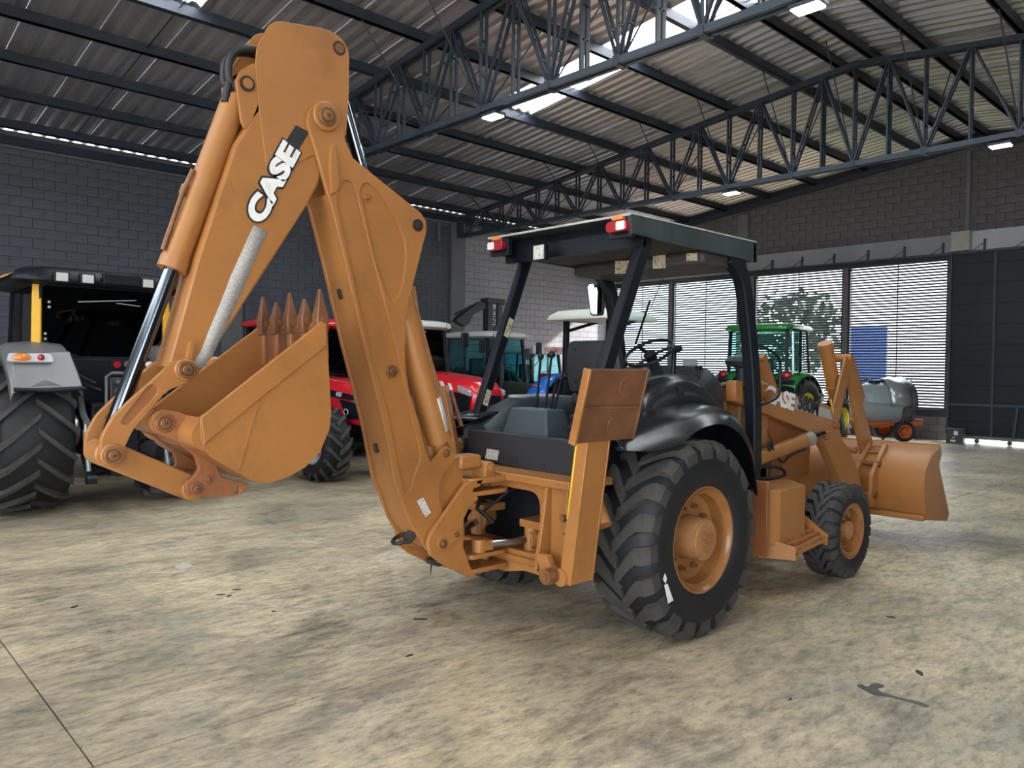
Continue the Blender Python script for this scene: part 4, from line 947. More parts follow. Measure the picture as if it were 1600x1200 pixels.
# door-mirror on the left post
mr = LP(931, 468, X=.95)
mo = G(); M = Matrix.Translation(mr) @ Matrix.Rotation(radians(22), 4, 'Z')
mo.plate(rounded([(-.085, .145), (.085, .155), (.075, -.145), (-.045, -.145)], .03), -.02, .02, 'X', bevel=.01); mo.xf(M @ Matrix.Rotation(pi, 4, 'Z')); mo = mo.obj('mirror', black, BL)
mg = G(); mg.plate(rounded([(-.072, .132), (.072, .142), (.062, -.132), (-.034, -.132)], .03), .0205, .0235, 'X'); mg.xf(M @ Matrix.Rotation(pi, 4, 'Z')); mg.obj('mirror_glass', mat('mirror_glass', (.30, .33, .38), .03, 1), mo)
g = G(); g.tube([mr+V((.03, 0, .0)), mr+V((.10, -.03, .02)), V((1.08, .62, mr.z))], .010); g.obj('mirror_arm', black, BL)
# grab handle beside the right front post
g = G(); hp = [LP(x, y, Y=-.70) for x, y in ((1186,541),(1200,546),(1215,556),(1219,570),(1219,600),(1216,618),(1204,627),(1188,632))]
g.tube(spl(hp, 3), .013); g.obj('grab_handle', black, BL)
# ---- hood, loader arms, loader bucket ---------------------------------------------------------------
hd = G(); rings = []
for x, zt2, w2 in ((1.22, 1.62, .40), (1.7, 1.50, .39), (2.3, 1.42, .37), (2.75, 1.34, .34), (2.88, 1.20, .32)):
    rings.append([V((x, y, z)) for y, z in ((-w2, .72), (-w2-.01, zt2-.10), (-w2+.06, zt2), (w2-.06, zt2), (w2+.01, zt2-.10), (w2, .72))])
hd.loft(rings); hd = hd.obj('hood', orange_d, BL, smooth=40, bevel=.015)
g = G()
for k in range(2): g.bar((1.75+.09*k, -.415, 1.28), (2.10+.09*k, -.405, .85), .012, .012)
g.obj('hood_crease', orange_d, hd)
g = G(); g.cyl((1.95, -.12, 1.45), (1.95, -.12, 1.78), .05, n=20); g.lathe([(0, .05), (.02, .13), (.06, .15), (.10, .12), (.13, .0)], (1.95, -.12, 1.74), (0, 0, 1), 24); g.obj('air_precleaner', plast, BL)
g = G(); g.bb((1.30, -.50, .62), (1.75, -.30, 1.62)); g.obj('loader_tower', orange, BL, bevel=.02)
g = G(); g.bb((1.30, .50, .62), (1.75, .30, 1.62)); g.obj('loader_tower', orange, BL, bevel=.02)
ya = -.56
arm_o = [(1150,594),(1195,604),(1246,619),(1293,633),(1300,637),(1303,650),(1310,668),(1318,690),(1328,703),(1342,740),(1346,764),(1343,772),(1330,768),(1318,762),(1306,732),(1290,697),(1280,684),(1268,676),(1240,664),(1195,646),(1150,628)]
ao = PY(arm_o, ya)
for s in (1, -1):
    la = G().plate(rounded(ao, .03, 2), s*ya, s*(ya+.09), bevel=.005).obj('loader_arm', orange, BL)
    if s < 0: continue
    for c, r in (((1289,681), .045), ((1333,703), .036), ((1305,664), .035), ((1196,618), .05)):
        q_ = p2(*c, ya); g = G(); g.cyl((q_[0], ya-.03, q_[1]), (q_[0], ya+.10, q_[1]), r, n=20); g.cyl((q_[0], ya-.04, q_[1]), (q_[0], ya-.03, q_[1]), r*.55, n=12); g.obj('arm_boss', orange_d, la)
    # decals on the arm
    a0 = V(p2(1196, 619, ya)); a1 = V(p2(1238, 634, ya)); uu = (V(p2(1270, 644, ya))-V(p2(1196, 619, ya))).normalized(); U3 = V((uu.x, 0, uu.y)); W3 = V((-uu.y, 0, uu.x))
    def arm_text(s_, px0, px1, py0, py1, hgt, m, bold, dy):
        c0 = V(p2(px0, py0, ya)); c1 = V(p2(px1, py1, ya)); me = text_mesh(s_, hgt, .002, bold, .0, 1)
        w_ = max(v.co.x for v in me.vertices)-min(v.co.x for v in me.vertices); me.transform(Matrix.Scale((c1-c0).length/w_, 4, (1, 0, 0)))
        cm = (c0+c1)/2; put_text('lettering', me, m, la, (cm.x, ya-dy, cm.y), U3, W3)
    arm_text('CASE', 1196, 1241, 617, 629, .19, white, .008, .003)
    arm_text('580M', 1247, 1279, 630, 637, .185, blackd, .008, .003)
    gb = [(1240,622),(1296,640),(1301,656),(1244,640)]
    sticker(la, 'decal_band', [LP(x, y, Y=ya-.001) for x, y in gb], mat('silver_grey_decal', (.42, .41, .40), .4, .2, var=.15, vscale=8), (0, 0, 0))
# lift cylinder
for s in (1, -1):
    a_ = V((1.30, s*-.56, .93)); q_ = p2(1272, 679, -.56); q3 = p2(1289, 681, ya); b_ = V((q3[0], s*-.56, q3[1]))
    a_ = LP(1180, 718, Y=-.56); a_.y *= s; e_ = LP(1258, 688, Y=-.56); e_.y *= s; b_ = LP(1287, 678, Y=-.56); b_.y *= s
    g = G(); g.cyl(a_, e_, .062, n=24); lc_ = g.obj('lift_cylinder', orange, BL)
    dv = (e_-a_).normalized(); G().cyl(e_-dv*.03, e_+dv*.09, .067, n=24).obj('cylinder_gland', mat('worn_silver_gland', (.5, .48, .45), .35, .7), lc_)
    G().cyl(e_, b_, .03, n=16).obj('piston_rod', chrome, lc_)
g = G(); P_ = lambda x, y, yy=-.60: LP(x, y, Y=yy)
g.tube(spl([P_(1200,700), P_(1203,690), P_(1208,702), P_(1222,722), P_(1235,712), P_(1258,702)], 4), .012); g.tube(spl([P_(1178,734), P_(1195,729), P_(1218,731), P_(1227,740), P_(1215,746), P_(1180,748)], 4), .014); g.tube(spl([P_(1202,700), P_(1203,725), P_(1202,745)], 3), .012)
g.obj('loader_hoses', blackm, BL)
# bucket tilt linkage: bell cranks, links and tilt cylinder
yc_ = -.44
c_top = p2(1322, 560, yc_)
for s in (1, -1):
    bar_o = PY([(1301,668),(1297,662),(1322,558),(1328,556),(1333,562),(1310,664),(1307,672)], yc_-.04)
    k_ = 0 if s > 0 else .12
    bl_ = G().plate(bar_o, s*(yc_-.04)+k_, s*(yc_-.015)+k_, bevel=.004).obj('bell_crank', orange, BL)
    lk_ = PY([(1331,556),(1336,562),(1352,618),(1349,632),(1364,690),(1366,705),(1358,716),(1350,712),(1330,600),(1324,562)], yc_)
    G().plate(lk_, s*(yc_)+k_, s*(yc_+.05)+k_, bevel=.005).obj('tilt_link', orange, BL)
for y0, y1 in ((-.50, -.30), (.62, .42)): G().cyl((c_top[0], y0, c_top[1]), (c_top[0], y1, c_top[1]), .042, n=20).obj('tilt_pivot_tube', orange, BL)
for s in (1, -1):
    a_ = LP(1289, 536, Y=-.36); b_ = LP(1310, 640, Y=-.36); a_.y *= s*(1 if s > 0 else 1.35); b_.y *= s*(1 if s > 0 else 1.35); dv = (b_-a_).normalized()
    g = G(); g.cyl(a_, b_-dv*.10, .068, n=28); g.cyl(a_+dv*.015, a_+dv*.05, .072, n=28); tc_ = g.obj('tilt_cylinder', orange, BL)
    G().cyl(b_-dv*.28, b_-dv*.24, .08, n=24).obj('cylinder_collar', orange, tc_); G().cyl(b_-dv*.1, b_+dv*.25, .032, n=16).obj('piston_rod', chrome, tc_)
sticker(BL, 'yellow_tape', [LP(x, y, Y=-.48) for x, y in ((1296,625),(1299,622),(1303,642),(1302,648))], yellow_t, (0, 0, 0))
# loader bucket
yk = -1.06
prof = [(4.12, .99), (3.86, .90), (3.72, .78), (3.69, .68), (3.70, .50), (3.74, .36), (3.80, .285), (4.36, .21), (4.44, .20)]
inn = [(4.13, .965), (3.88, .88), (3.745, .765), (3.715, .68), (3.725, .50), (3.765, .375), (3.82, .31), (4.36, .235)]
lb = G().plate(spl_ if False else prof+inn[::-1], yk, -yk).obj('loader_bucket', orange, BL, smooth=60)
sd = rounded([(4.12, .99), (4.165, .90), (4.09, .80), (4.42, .27), (4.36, .205), (3.80, .285), (3.74, .36), (3.70, .50), (3.69, .68), (3.72, .78), (3.86, .90)], .02, 2)
for s in (1, -1): G().plate(sd, s*(yk-.012), s*(yk+.012), bevel=.003).obj('bucket_cheek', orange, lb)
G().bb((3.735, yk, .275), (3.80, -yk, .33)).obj('heel_strip', orange, lb, bevel=.01)
g = G(); g.tube([(4.13, yk, .985), (4.13, -yk, .985)], .018); g.obj('top_edge_bar', orange, lb)
for y in (-.62, -.46, .46, .62):
    eo = rounded([(3.95, .97), (3.90, .99), (3.66, .80), (3.56, .70), (3.54, .46), (3.58, .38), (3.66, .40), (3.72, .45), (3.72, .76), (3.88, .90)], .015, 2)
    G().plate(eo, y-.02, y+.02, bevel=.004).obj('hinge_ear', orange, lb)
for z, x in ((.49, 3.62), (.80, 3.70)):
    for s in (1, -1):
        g = G(); g.cyl((x, s*-.64, z), (x, s*-.44, z), .028, n=18); g.cyl((x, s*-.655, z), (x, s*-.635, z), .038, n=18); g.obj('pivot_pin', pin_m, lb)
for x, z in ((3.92, .955), (3.84, .90)): G().tube([(x, -.60, z), (x, -.47, z)], .012).obj('ear_brace', orange, lb)
# ---- step box in front of the rear wheel ---------------------------------------------------------------
bx0 = G()
rings = [[V((x, y, z)) for x, y in ((1.02, -.40), (1.02, -.80), (1.18, -.92), (1.58, -.92), (1.78, -.70), (1.78, -.40))] for z in (.40, .82)]
bx0.loft(rings); sb = bx0.obj('tool_box', orange, BL, bevel=.008)
G().bb((.98, -.92, .34), (1.02, -.40, .90)).obj('box_bracket', orange_d, sb, bevel=.004)
g = G(); g.add([(1.22, -1.03, .36), (1.72, -1.03, .40), (1.76, -.86, .45), (1.14, -.86, .42), (1.22, -1.03, .33), (1.72, -1.03, .37), (1.76, -.86, .42), (1.14, -.86, .39)], [(0, 1, 2, 3), (4, 5, 6, 7), (0, 1, 5, 4), (1, 2, 6, 5), (2, 3, 7, 6), (3, 0, 4, 7)]); sp_ = g.obj('foot_step', orange, BL, bevel=.005)
for k in range(4):
    t = k/3; a_ = V((1.24, -1.02, .365)).lerp(V((1.16, -.87, .425)), t); b_ = V((1.71, -1.02, .405)).lerp(V((1.75, -.87, .455)), t)
    g = G()
    for j in range(16): c_ = a_.lerp(b_, (j+.5)/16); g.box(c_+V((0, 0, .008)), (.014, .016, .02))
    g.obj('grip_teeth', orange_d, sp_)
g = G(); g.add([(1.12, -.80, .30), (1.24, -1.03, .30), (1.24, -1.03, .40), (1.12, -.80, .46), (1.10, -.80, .30), (1.22, -1.03, .30), (1.22, -1.03, .40), (1.10, -.80, .46)], [(0, 1, 2, 3), (4, 5, 6, 7), (0, 1, 5, 4), (1, 2, 6, 5), (2, 3, 7, 6), (3, 0, 4, 7)]); g.obj('step_cheek', orange, sp_)
g = G(); g.add([(1.72, -1.03, .34), (1.80, -.60, .40), (1.80, -.60, .66), (1.74, -1.03, .42), (1.74, -1.03, .34), (1.82, -.60, .40), (1.82, -.60, .66), (1.76, -1.03, .42)], [(0, 1, 2, 3), (4, 5, 6, 7), (0, 1, 5, 4), (1, 2, 6, 5), (2, 3, 7, 6), (3, 0, 4, 7)]); g.obj('step_cheek', orange, sp_)
G().bb((1.35, -.50, .80), (1.95, -.34, 1.02)).obj('valve_cover', orange_d, BL, bevel=.015)
# ================================================================== parked machines behind
def ag_wheel(par, x, y, R_, W_, rim, rim_m, s, nl=18, lug=None, nm='rear_wheel'):
    e = empty(nm, (x, y, R_)); e.parent = par; h = W_/2; rb = R_-.045
    prof = [(-h*.80, rim-.01), (-h*.95, rim+.03), (-h*1.0, (rim+rb)/2), (-h*.96, rb-.06), (-h*.80, rb-.012), (0, rb)]
    prof += [(-t, r) for t, r in prof[-2::-1]]
    G().lathe(prof, (0, 0, 0), (0, 1, 0), 48).obj('tyre', tyre_m, e, smooth=50)
    for side in (1, -1):
        g = G(); rings = []
        for i in range(5):
            t = i/4; yy = side*(-h*.04+t*h*1.03); a0 = -t*h*.95/R_; wa = .028/R_+.006*t; ro = R_ if t < .9 else R_-.035; ri = rb-.02-(.05 if t > .7 else 0)
            rings.append([V((r*sin(a), yy, r*cos(a))) for a, r in ((a0-wa*1.25, ri), (a0-wa, ro), (a0+wa, ro), (a0+wa*1.25, ri))])
        g.loft(rings); me = g.mesh('tread_lug', lug or lug_m, 30)
        for k in range(nl): inst('tread_lug', me, e, (0, 0, 0), (0, 2*pi*(k+(.5 if side > 0 else 0))/nl, 0))
    o = s*h
    G().lathe([(o*.84, rim+.02), (o*.90, rim+.01), (o*.86, rim-.02), (o*.5, rim-.05), (o*.25, rim-.06), (o*.2, rim*.5), (o*.35, rim*.42), (o*.38, .08), (o*.55, .075), (o*.57, 0)], (0, 0, 0), (0, 1, 0), 40).obj('rim', rim_m, e, smooth=40)
    G().lathe([(-o*.84, rim+.02), (-o*.3, rim-.05), (o*.2, rim-.06)], (0, 0, 0), (0, 1, 0), 32).obj('inner_rim', rim_m, e, smooth=40)
    for k in range(8):
        a = 2*pi*k/8; c_ = V((rim*.55*cos(a), o*.22, rim*.55*sin(a))); G().cyl(c_, c_+V((0, s*.03, 0)), .016, n=6).obj('wheel_nut', pin_m, e)
    return e
def quadplate(g, pts, t):
    P = [V(p) for p in pts]; n = (P[1]-P[0]).cross(P[2]-P[0]).normalized()*t
    g.add(P+[p+n for p in P], [(0, 1, 2, 3), (4, 5, 6, 7), (0, 1, 5, 4), (1, 2, 6, 5), (2, 3, 7, 6), (3, 0, 4, 7)]); return g
def ag_fender(par, y, R_, W_, m, s, a0=-62, a1=78, flare=0):
    g = G(); n = 16; rings = []
    for i in range(n+1):
        a = radians(a0+(a1-a0)*i/n); r = R_+.10
        rings.append([V((r*sin(a), y+s*d, R_+r*cos(a)-dz)) for d, dz in ((-W_*.55, .0), (W_*.25, 0), (W_*.48, .03), (W_*.54, .10))])
    g.loft(rings, cap=False, closed=False); return g.obj('fender', m, par, smooth=50, solid=.02)
def tractor(name, label, loc, rz, trf=None, R_=.82, W_=.48, Rf=.58, Wf=.38, wb=2.5, tr=.85, hood=None, hood_w=.36, hz=(1.45, 1.28), roof=None, rim_m=None, posts=None, gl=None, cab=(-.35, 1.15, .74, 1.05, 2.5), fend=None, chassis=None, exhaust=True, cat='tractor', lugs=18, nose=.75, group='parked farm tractors'):
    t = empty(name, loc, rz, label, cat, group)
    for s in (1, -1):
        ag_wheel(t, 0, s*tr, R_, W_, R_*.52, rim_m, s, lugs); ag_wheel(t, wb, s*(trf or tr-.02), Rf, Wf, Rf*.52, rim_m, s, 16, nm='front_wheel')
        if fend: ag_fender(t, s*tr, R_, W_, fend, s)
    ch = chassis or black
    G().bb((-.35, -.24, R_-.25), (wb+.3, .24, R_+.15)).obj('chassis', ch, t, bevel=.03)
    G().cyl((0, -tr, R_), (0, tr, R_), .13, n=20).obj('rear_axle', ch, t); G().cyl((wb, -tr, Rf), (wb, tr, Rf), .09, n=16).obj('front_axle', ch, t)
    x0 = cab[1]; x1 = wb+nose; rings = []
    for k, (f, w_, dz) in enumerate(((0, 1, .0), (.35, 1.0, -.03), (.7, .95, -.10), (.92, .86, -.20), (1.0, .70, -.34))):
        x = x0+(x1-x0)*f; zt = hz[0]+dz*.9; zb = R_+.05 if f < .9 else R_+.02; w2 = hood_w*w_
        rings.append([V((x, y_, z_)) for y_, z_ in ((-w2, zb), (-w2, zt-.14), (-w2*.72, zt-.02), (0, zt), (w2*.72, zt-.02), (w2, zt-.14), (w2, zb))])
    h = G().loft(rings).obj('hood', hood, t, smooth=50, bevel=.02)
    gx = x0+(x1-x0)*.62
    for s in (1, -1):
        g = G(); g.plate(rounded([(gx, hz[0]-.34), (x1-.10, hz[0]-.42), (x1-.14, R_+.12), (gx+.22, R_+.12)], .05), s*(hood_w*.97), s*(hood_w*.90), bevel=.004); g.obj('side_grille', black, h)
        g = G(); g.plate(rounded([(x1-.42, hz[0]-.25), (x1-.10, hz[0]-.34), (x1-.09, hz[0]-.44), (x1-.40, hz[0]-.36)], .03), s*(hood_w*.99), s*(hood_w*.85), bevel=.004); g.obj('headlamp', mat('chrome_headlamp', (.62, .64, .66), .2, .5, var=.4, vscale=30), h)
    G().bb((x1-.04, -hood_w*.55, R_+.05), (x1+.02, hood_w*.55, hz[0]-.42)).obj('front_grille', black, h, bevel=.02)
    G().bb((x1-.05, -.30, .45), (x1+.25, .30, .85)).obj('front_weights', black, t, bevel=.03)
    # cab
    cx0, cx1, cw_, z0, z1 = cab; pm = posts or black
    if roof:
        corners = [(cx0+.05, cw_), (cx1-.05, cw_*.92), (cx0+.05, -cw_), (cx1-.05, -cw_*.92)]
        for (x, y) in corners:
            xb = x+(.18 if x > 0 else -.05); G().bar((xb, y, z0), (x, y*.96, z1), .08, .07).obj('cab_post', pm, t, bevel=.01)
        for y in (cw_, -cw_): G().bar((.35, y, z0), (.38, y*.96, z1), .06, .06).obj('door_post', pm, t, bevel=.01)
        for s in (1, -1):
            quadplate(G(), [(cx0, s*cw_, z0+.05), (.35, s*cw_, z0+.05), (.38, s*cw_*.97, z1), (cx0+.05, s*cw_*.97, z1)], .006).obj('side_window', gl, t)
            quadplate(G(), [(.35, s*cw_, z0+.05), (cx1+.12, s*cw_*.94, z0+.05), (cx1-.05, s*cw_*.90, z1), (.38, s*cw_*.97, z1)], .006).obj('door_window', gl, t)
        quadplate(G(), [(cx1+.13, -cw_*.90, z0+.05), (cx1+.13, cw_*.90, z0+.05), (cx1-.05, cw_*.88, z1), (cx1-.05, -cw_*.88, z1)], .006).obj('windscreen', gl, t)
        quadplate(G(), [(cx0, -cw_*.95, z0+.25), (cx0, cw_*.95, z0+.25), (cx0+.05, cw_*.92, z1), (cx0+.05, -cw_*.92, z1)], .006).obj('rear_window', gl, t)
        G().bb((cx0-.02, -cw_, z0-.30), (cx1+.10, cw_, z0+.06)).obj('cab_base', black, t, bevel=.04)
        ro = [(cx0-.16, -cw_*.9), (cx0-.05, -cw_-.10), (cx1+.05, -cw_-.06), (cx1+.20, -cw_*.75), (cx1+.20, cw_*.75), (cx1+.05, cw_+.06), (cx0-.05, cw_+.10), (cx0-.16, cw_*.9)]
        rr = rounded(ro, .10, 3); cxm = (cx0+cx1)/2
        rings = [[V((cxm+(x-cxm)*k, y*k, z1+dz)) for x, y in rr] for k, dz in ((.93, -.02), (1.0, .02), (1.0, .07), (.93, .125), (.75, .15))]
        rf = G().loft(rings).obj('cab_roof', roof, t, smooth=50)
        for y in (-cw_*.8, cw_*.8):
            G().lathe([(0, .0), (0, .055), (-.05, .05), (-.07, 0)], (cx1+.21, y, z1+.045), (1, 0, 0), 16).obj('roof_lamp', mat('round_work_lamp', (.7, .7, .66), .25, .3), rf)
        g = G(); g.tube([(cx1+.05, .15, z0+.18), (cx1-.12, .15, z0+.45)], .03); g.tube([(cx1-.14+.05*cos(a), .15+.18*sin(a), z0+.48+.15*cos(a)*.6) for a in [i*pi/8 for i in range(16)]], .014, closed=True); g.obj('steering_wheel', black, t)
        g = G(); g.box((.25, 0, z0+.18), (.45, .45, .12)); g.box((.05, 0, z0+.48), (.12, .45, .60)); g.obj('seat', plast, t, bevel=.04)
        for s in (1, -1):
            g = G(); g.tube([(cx1+.08, s*cw_*.92, z0+.35), (cx1+.22, s*(cw_+.25), z0+.75), (cx1+.20, s*(cw_+.27), z0+1.05)], .012); g.obj('mirror_arm', black, t)
            G().box((cx1+.20, s*(cw_+.27), z0+1.05), (.06, .18, .30)).obj('mirror', black, t, bevel=.025)
    if exhaust:
        g = G(); ex = cx1+.30; g.cyl((ex, -cw_*.62, hz[0]-.15), (ex, -cw_*.62, hz[0]+.35), .055, n=16); g.cyl((ex, -cw_*.62, hz[0]+.3), (ex, -cw_*.62, z1+.05), .036, n=14); g.obj('exhaust_pipe', mat('grey_black_exhaust', (.03, .032, .035), .5), t)
    return t
red_p = mat('glossy_red_paint', (.62, .012, .022), .25, coat=.6, var=.06, vscale=2)
silver_rim = mat('silver_rim', (.55, .56, .58), .35, .6)
white_p = mat('off_white_paint', (.62, .62, .58), .4, var=.08, vscale=3, dirt=(.35, .32, .25), dscale=3, damt=.4)
green_p = mat('glossy_green_paint', (.018, .19, .030), .25, coat=.6, var=.08, vscale=2)
yellow_p = mat('yellow_rim_paint', (.70, .62, .02), .35)
blue_p = mat('glossy_blue_paint', (.010, .13, .52), .25, coat=.6)
cream_p = mat('cream_canopy_plastic', (.66, .66, .56), .45, var=.05, vscale=2)
teal_gl = glass_mat('greenish_cab_glass', (.70, .93, .95), .06)
green_gl = glass_mat('clear_green_cab_glass', (.72, .9, .88), .10)
D90 = pi/2
# red tractor behind the digging bucket, facing the open side of the shed
t = tractor('farm_tractor', 'red tractor with dark cab and silver wheel rims, behind the digging bucket', (6.55, 12.75, 0), -D90, R_=.80, W_=.5, Rf=.56, Wf=.42, wb=2.45, tr=.80, hood=red_p, hood_w=.44, hz=(1.55, 1.3), roof=red_p, rim_m=silver_rim, gl=dark_glass, cab=(-.35, 1.05, .72, 1.10, 2.36), fend=black, nose=.62, exhaust=False)
h = [o for o in t.children if o.name.startswith('hood')][0]
for s in (1, -1):
    g = G(); g.plate(rounded([(1.9, 1.36), (2.75, 1.28), (2.78, 1.20), (1.9, 1.25)], .03), s*.455, s*.43); g.obj('number_panel', black, h)
    me = text_mesh('4707', .09, .002, .002); put_text('lettering', me, white, h, (2.35, s*.458, 1.275), (-s, 0, 0) if s > 0 else (1, 0, 0), (0, 0, 1))
    g = G(); g.tube([(2.55+.06*cos(a), s*.452, 1.02+.045*sin(a)) for a in [i*pi/8 for i in range(16)]], .006, n=6, closed=True); g.obj('round_badge', white, h)
# red tractor with a pale roof, seen above the boom cylinder
t = tractor('farm_tractor', 'red tractor with white cab roof and white stripes on its hood', (8.75, 13.1, 0), -D90, R_=.82, W_=.45, Rf=.56, Wf=.38, wb=2.45, tr=.82, hood=red_p, hood_w=.42, hz=(1.66, 1.4), roof=white_p, rim_m=silver_rim, gl=dark_glass, cab=(-.35, 1.05, .74, 1.20, 2.46), fend=red_p, nose=.75, exhaust=False)
h = [o for o in t.children if o.name.startswith('hood')][0]
for k in range(3):
    for s in (1, -1):
        x = 2.05+.24*k; g = G(); g.plate([(x, 1.50-.03*k), (x+.11-.02*k, 1.49-.03*k), (x+.17-.02*k, 1.38-.03*k), (x+.07, 1.38-.03*k)], s*.425, s*.405); g.obj('white_stripe', white, h)
me = text_mesh('MASSEY', .10, .002, .003); put_text('lettering', me, white, [o for o in t.children if o.name.startswith('windscreen')][0], (1.08, 0, 2.36), (0, 1, 0), (0, 0, 1))
# tractor with a large glazed cab and light roof
t = tractor('farm_tractor', 'tractor with large greenish glass cab, pale roof and upright exhaust, before the block wall', (12.7, 15.0, 0), -D90, R_=.80, W_=.42, Rf=.55, Wf=.34, wb=2.3, tr=.78, hood=mat('dark_olive_paint', (.03, .035, .028), .4), hood_w=.34, hz=(1.40, 1.25), roof=white_p, rim_m=silver_rim, gl=teal_gl, cab=(-.30, 1.15, .66, 1.15, 2.44), fend=black, exhaust=True, nose=.55)
# blue tractor with a cream canopy on posts
t = tractor('farm_tractor', 'blue tractor with cream sun canopy on black posts beyond the operator seat', (10.4, 9.0, 0), 0, trf=.58, R_=.76, W_=.42, Rf=.45, Wf=.26, wb=1.85, tr=.80, hood=blue_p, hood_w=.32, hz=(1.40, 1.25), roof=None, rim_m=white_p, fend=None, exhaust=False, nose=.45)
for s in (1, -1):
    ag_fender(t, s*.80, .76, .46, blue_p, s, -58, 60)
    g = G(); g.box((-.58, s*.86, 1.36), (.05, .20, .10)); g.obj('tail_lamp', amber_l, t, bevel=.02); g = G(); g.box((-.612, s*.90, 1.36), (.02, .09, .08)); g.obj('red_lens', red_l, t, bevel=.01)
    post_ = G().bar((-.25, s*.50, .95), (-.22, s*.50, 2.56), .09, .09).obj('canopy_post', black, t, bevel=.01)
    G().bar((-.22, s*.50, 2.38), (.55, s*.45, 2.58), .05, .05).obj('canopy_stay', black, t)
g = G(); rr = rounded([(-.62, -.72), (1.05, -.66), (1.05, .66), (-.62, .72)], .22, 5)
g.loft([[V((.2+(x-.2)*k, y*k, z)) for x, y in rr] for k, z in ((.99, 2.56), (1.0, 2.58), (.95, 2.65), (.80, 2.73), (.5, 2.76))]); g.obj('canopy', cream_p, t, smooth=60)
g = G(); g.box((.1, 0, 1.20), (.45, .45, .12)); g.box((-.12, 0, 1.42), (.12, .45, .45)); g.obj('seat', black, t, bevel=.04)
g = G(); q_ = V((.15, .66, 2.05)); g.tube([(-.2, .50, 1.9), (0, .62, 1.9), q_-V((0, 0, .1))], .012); g.lathe([(-.02, 0), (-.02, .08), (.02, .08), (.02, 0)], q_, (1, .3, 0), 18); g.obj('round_mirror', mat('grey_mirror_back', (.30, .31, .33), .4), t)
# green tractor, tail towards the camera
t = tractor('farm_tractor', 'green tractor with yellow wheel rims parked before the louvre windows', (16.9, 9.36, 0), radians(2), R_=.80, W_=.52, Rf=.54, Wf=.36, wb=2.3, tr=.86, hood=green_p, hood_w=.38, hz=(1.55, 1.4), roof=green_p, rim_m=yellow_p, gl=green_gl, cab=(-.35, .85, .74, 1.20, 2.66), fend=None, exhaust=True, nose=.4)
for s in (1, -1):
    ag_fender(t, s*.80, .80, .56, green_p, s, -50, 62)
    g = G(); g.lathe([(0, .13), (.05, .12), (.085, .07), (.09, 0)], (-.46, s*.80, 1.62), (-.55, 0, .8), 20); g.obj('tail_lamp', red_l, t, smooth=60)
    G().box((-.62, s*.80, 1.38), (.10, .50, .30)).obj('fender_back', black, t, bevel=.03)
# ---- dark tractor at the left with yellow cab pillars ---------------------------------------------------
silver_f = mat('satin_silver_grey_plastic', (.20, .20, .205), .38, .35, var=.08, vscale=3)
ylw = mat('golden_yellow_pillar', (.80, .42, .015), .4)
vt = empty('farm_tractor', (2.80, 10.4, 0), D90, 'black tractor with yellow cab pillars and grey fenders, seen from behind at left', 'tractor', 'parked farm tractors')
RV = .90
for s in (1, -1):
    ag_wheel(vt, 0, s*.85, RV, .76, .48, silver_rim, s, 17)
    ag_wheel(vt, 2.7, s*.80, .66, .48, .34, silver_rim, s, 16, nm='front_wheel')
    g = G(); rings = []
    for i in range(15):
        a = radians(-58+120*i/14); r = RV+.13
        rings.append([V((r*sin(a)-.02, s*(.50+d), RV+r*cos(a)+dz)) for d, dz in ((-.06, -.10), (0, .0), (.30, .02), (.52, -.01), (.60, -.06), (.62, -.14))])
    g.loft(rings, cap=False, closed=False); fd = g.obj('fender', silver_f, vt, smooth=50, solid=.02)
    g = G(); a = radians(-58); bx_ = (RV+.13)*sin(a)-.02; bz_ = RV+(RV+.13)*cos(a)
    quadplate(g, [(bx_-.02, s*.44, bz_+.0), (bx_-.02, s*1.10, bz_-.02), (bx_+.20, s*1.08, bz_+.36), (bx_+.20, s*.52, bz_+.40)], .03); g.obj('fender_back', silver_f, vt, bevel=.03)
    g = G(); g.tube([(bx_-.03, s*.42, bz_-.01), (bx_-.03, s*.80, bz_-.035), (bx_-.02, s*1.10, bz_-.02)], .022); g.obj('fender_rim', black, vt)
    tl = G(); M = Matrix.Translation((bx_+.135, s*.92, bz_+.31)) @ Matrix.Rotation(radians(-60), 4, 'Y')
    bz2 = G().plate(rounded([(-.05, -.22), (.05, -.20), (.05, .20), (-.05, .22)], .03), -.01, .02, 'Z').xf(M).obj('lamp_bezel', mat('pale_grey_bezel', (.45, .46, .47), .4), fd)
    G().lathe([(.015, .06), (.04, .05), (.05, 0)], (0, 0, 0), (0, 0, 1), 20).xf(M @ Matrix.Translation((0, s*.08, 0)) @ Matrix.Diagonal((.8, 1.6, 1, 1))).obj('amber_lens', amber_l, fd, smooth=60)
    G().lathe([(.015, .038), (.04, .03), (.05, 0)], (0, 0, 0), (0, 0, 1), 18).xf(M @ Matrix.Translation((0, -s*.10, 0))).obj('red_lens', red_l, fd, smooth=60)
    G().bar((-.12, s*.735, 1.92), (-.02, s*.70, 2.66), .10, .085).obj('cab_pillar', ylw, vt, bevel=.012)
    G().bar((1.5, s*.72, 1.25), (1.35, s*.68, 2.68), .07, .07).obj('cab_post', black, vt)
    quadplate(G(), [(-.06, s*.76, 1.5), (1.48, s*.74, 1.3), (1.34, s*.70, 2.66), (.0, s*.72, 2.66)], .006).obj('side_window', dark_glass, vt)
    g = G(); g.tube([(1.4, s*.74, 1.7), (1.5, s*1.2, 1.9), (1.5, s*1.2, 2.45)], .012); g.box((1.5, s*1.2, 2.3), (.06, .2, .35)); g.obj('mirror', black, vt)
rw_o = [(-.70, 2.64), (.70, 2.64), (.70, 2.0), (.62, 1.92), (.30, 1.76), (-.30, 1.76), (-.62, 1.92), (-.70, 2.0)]
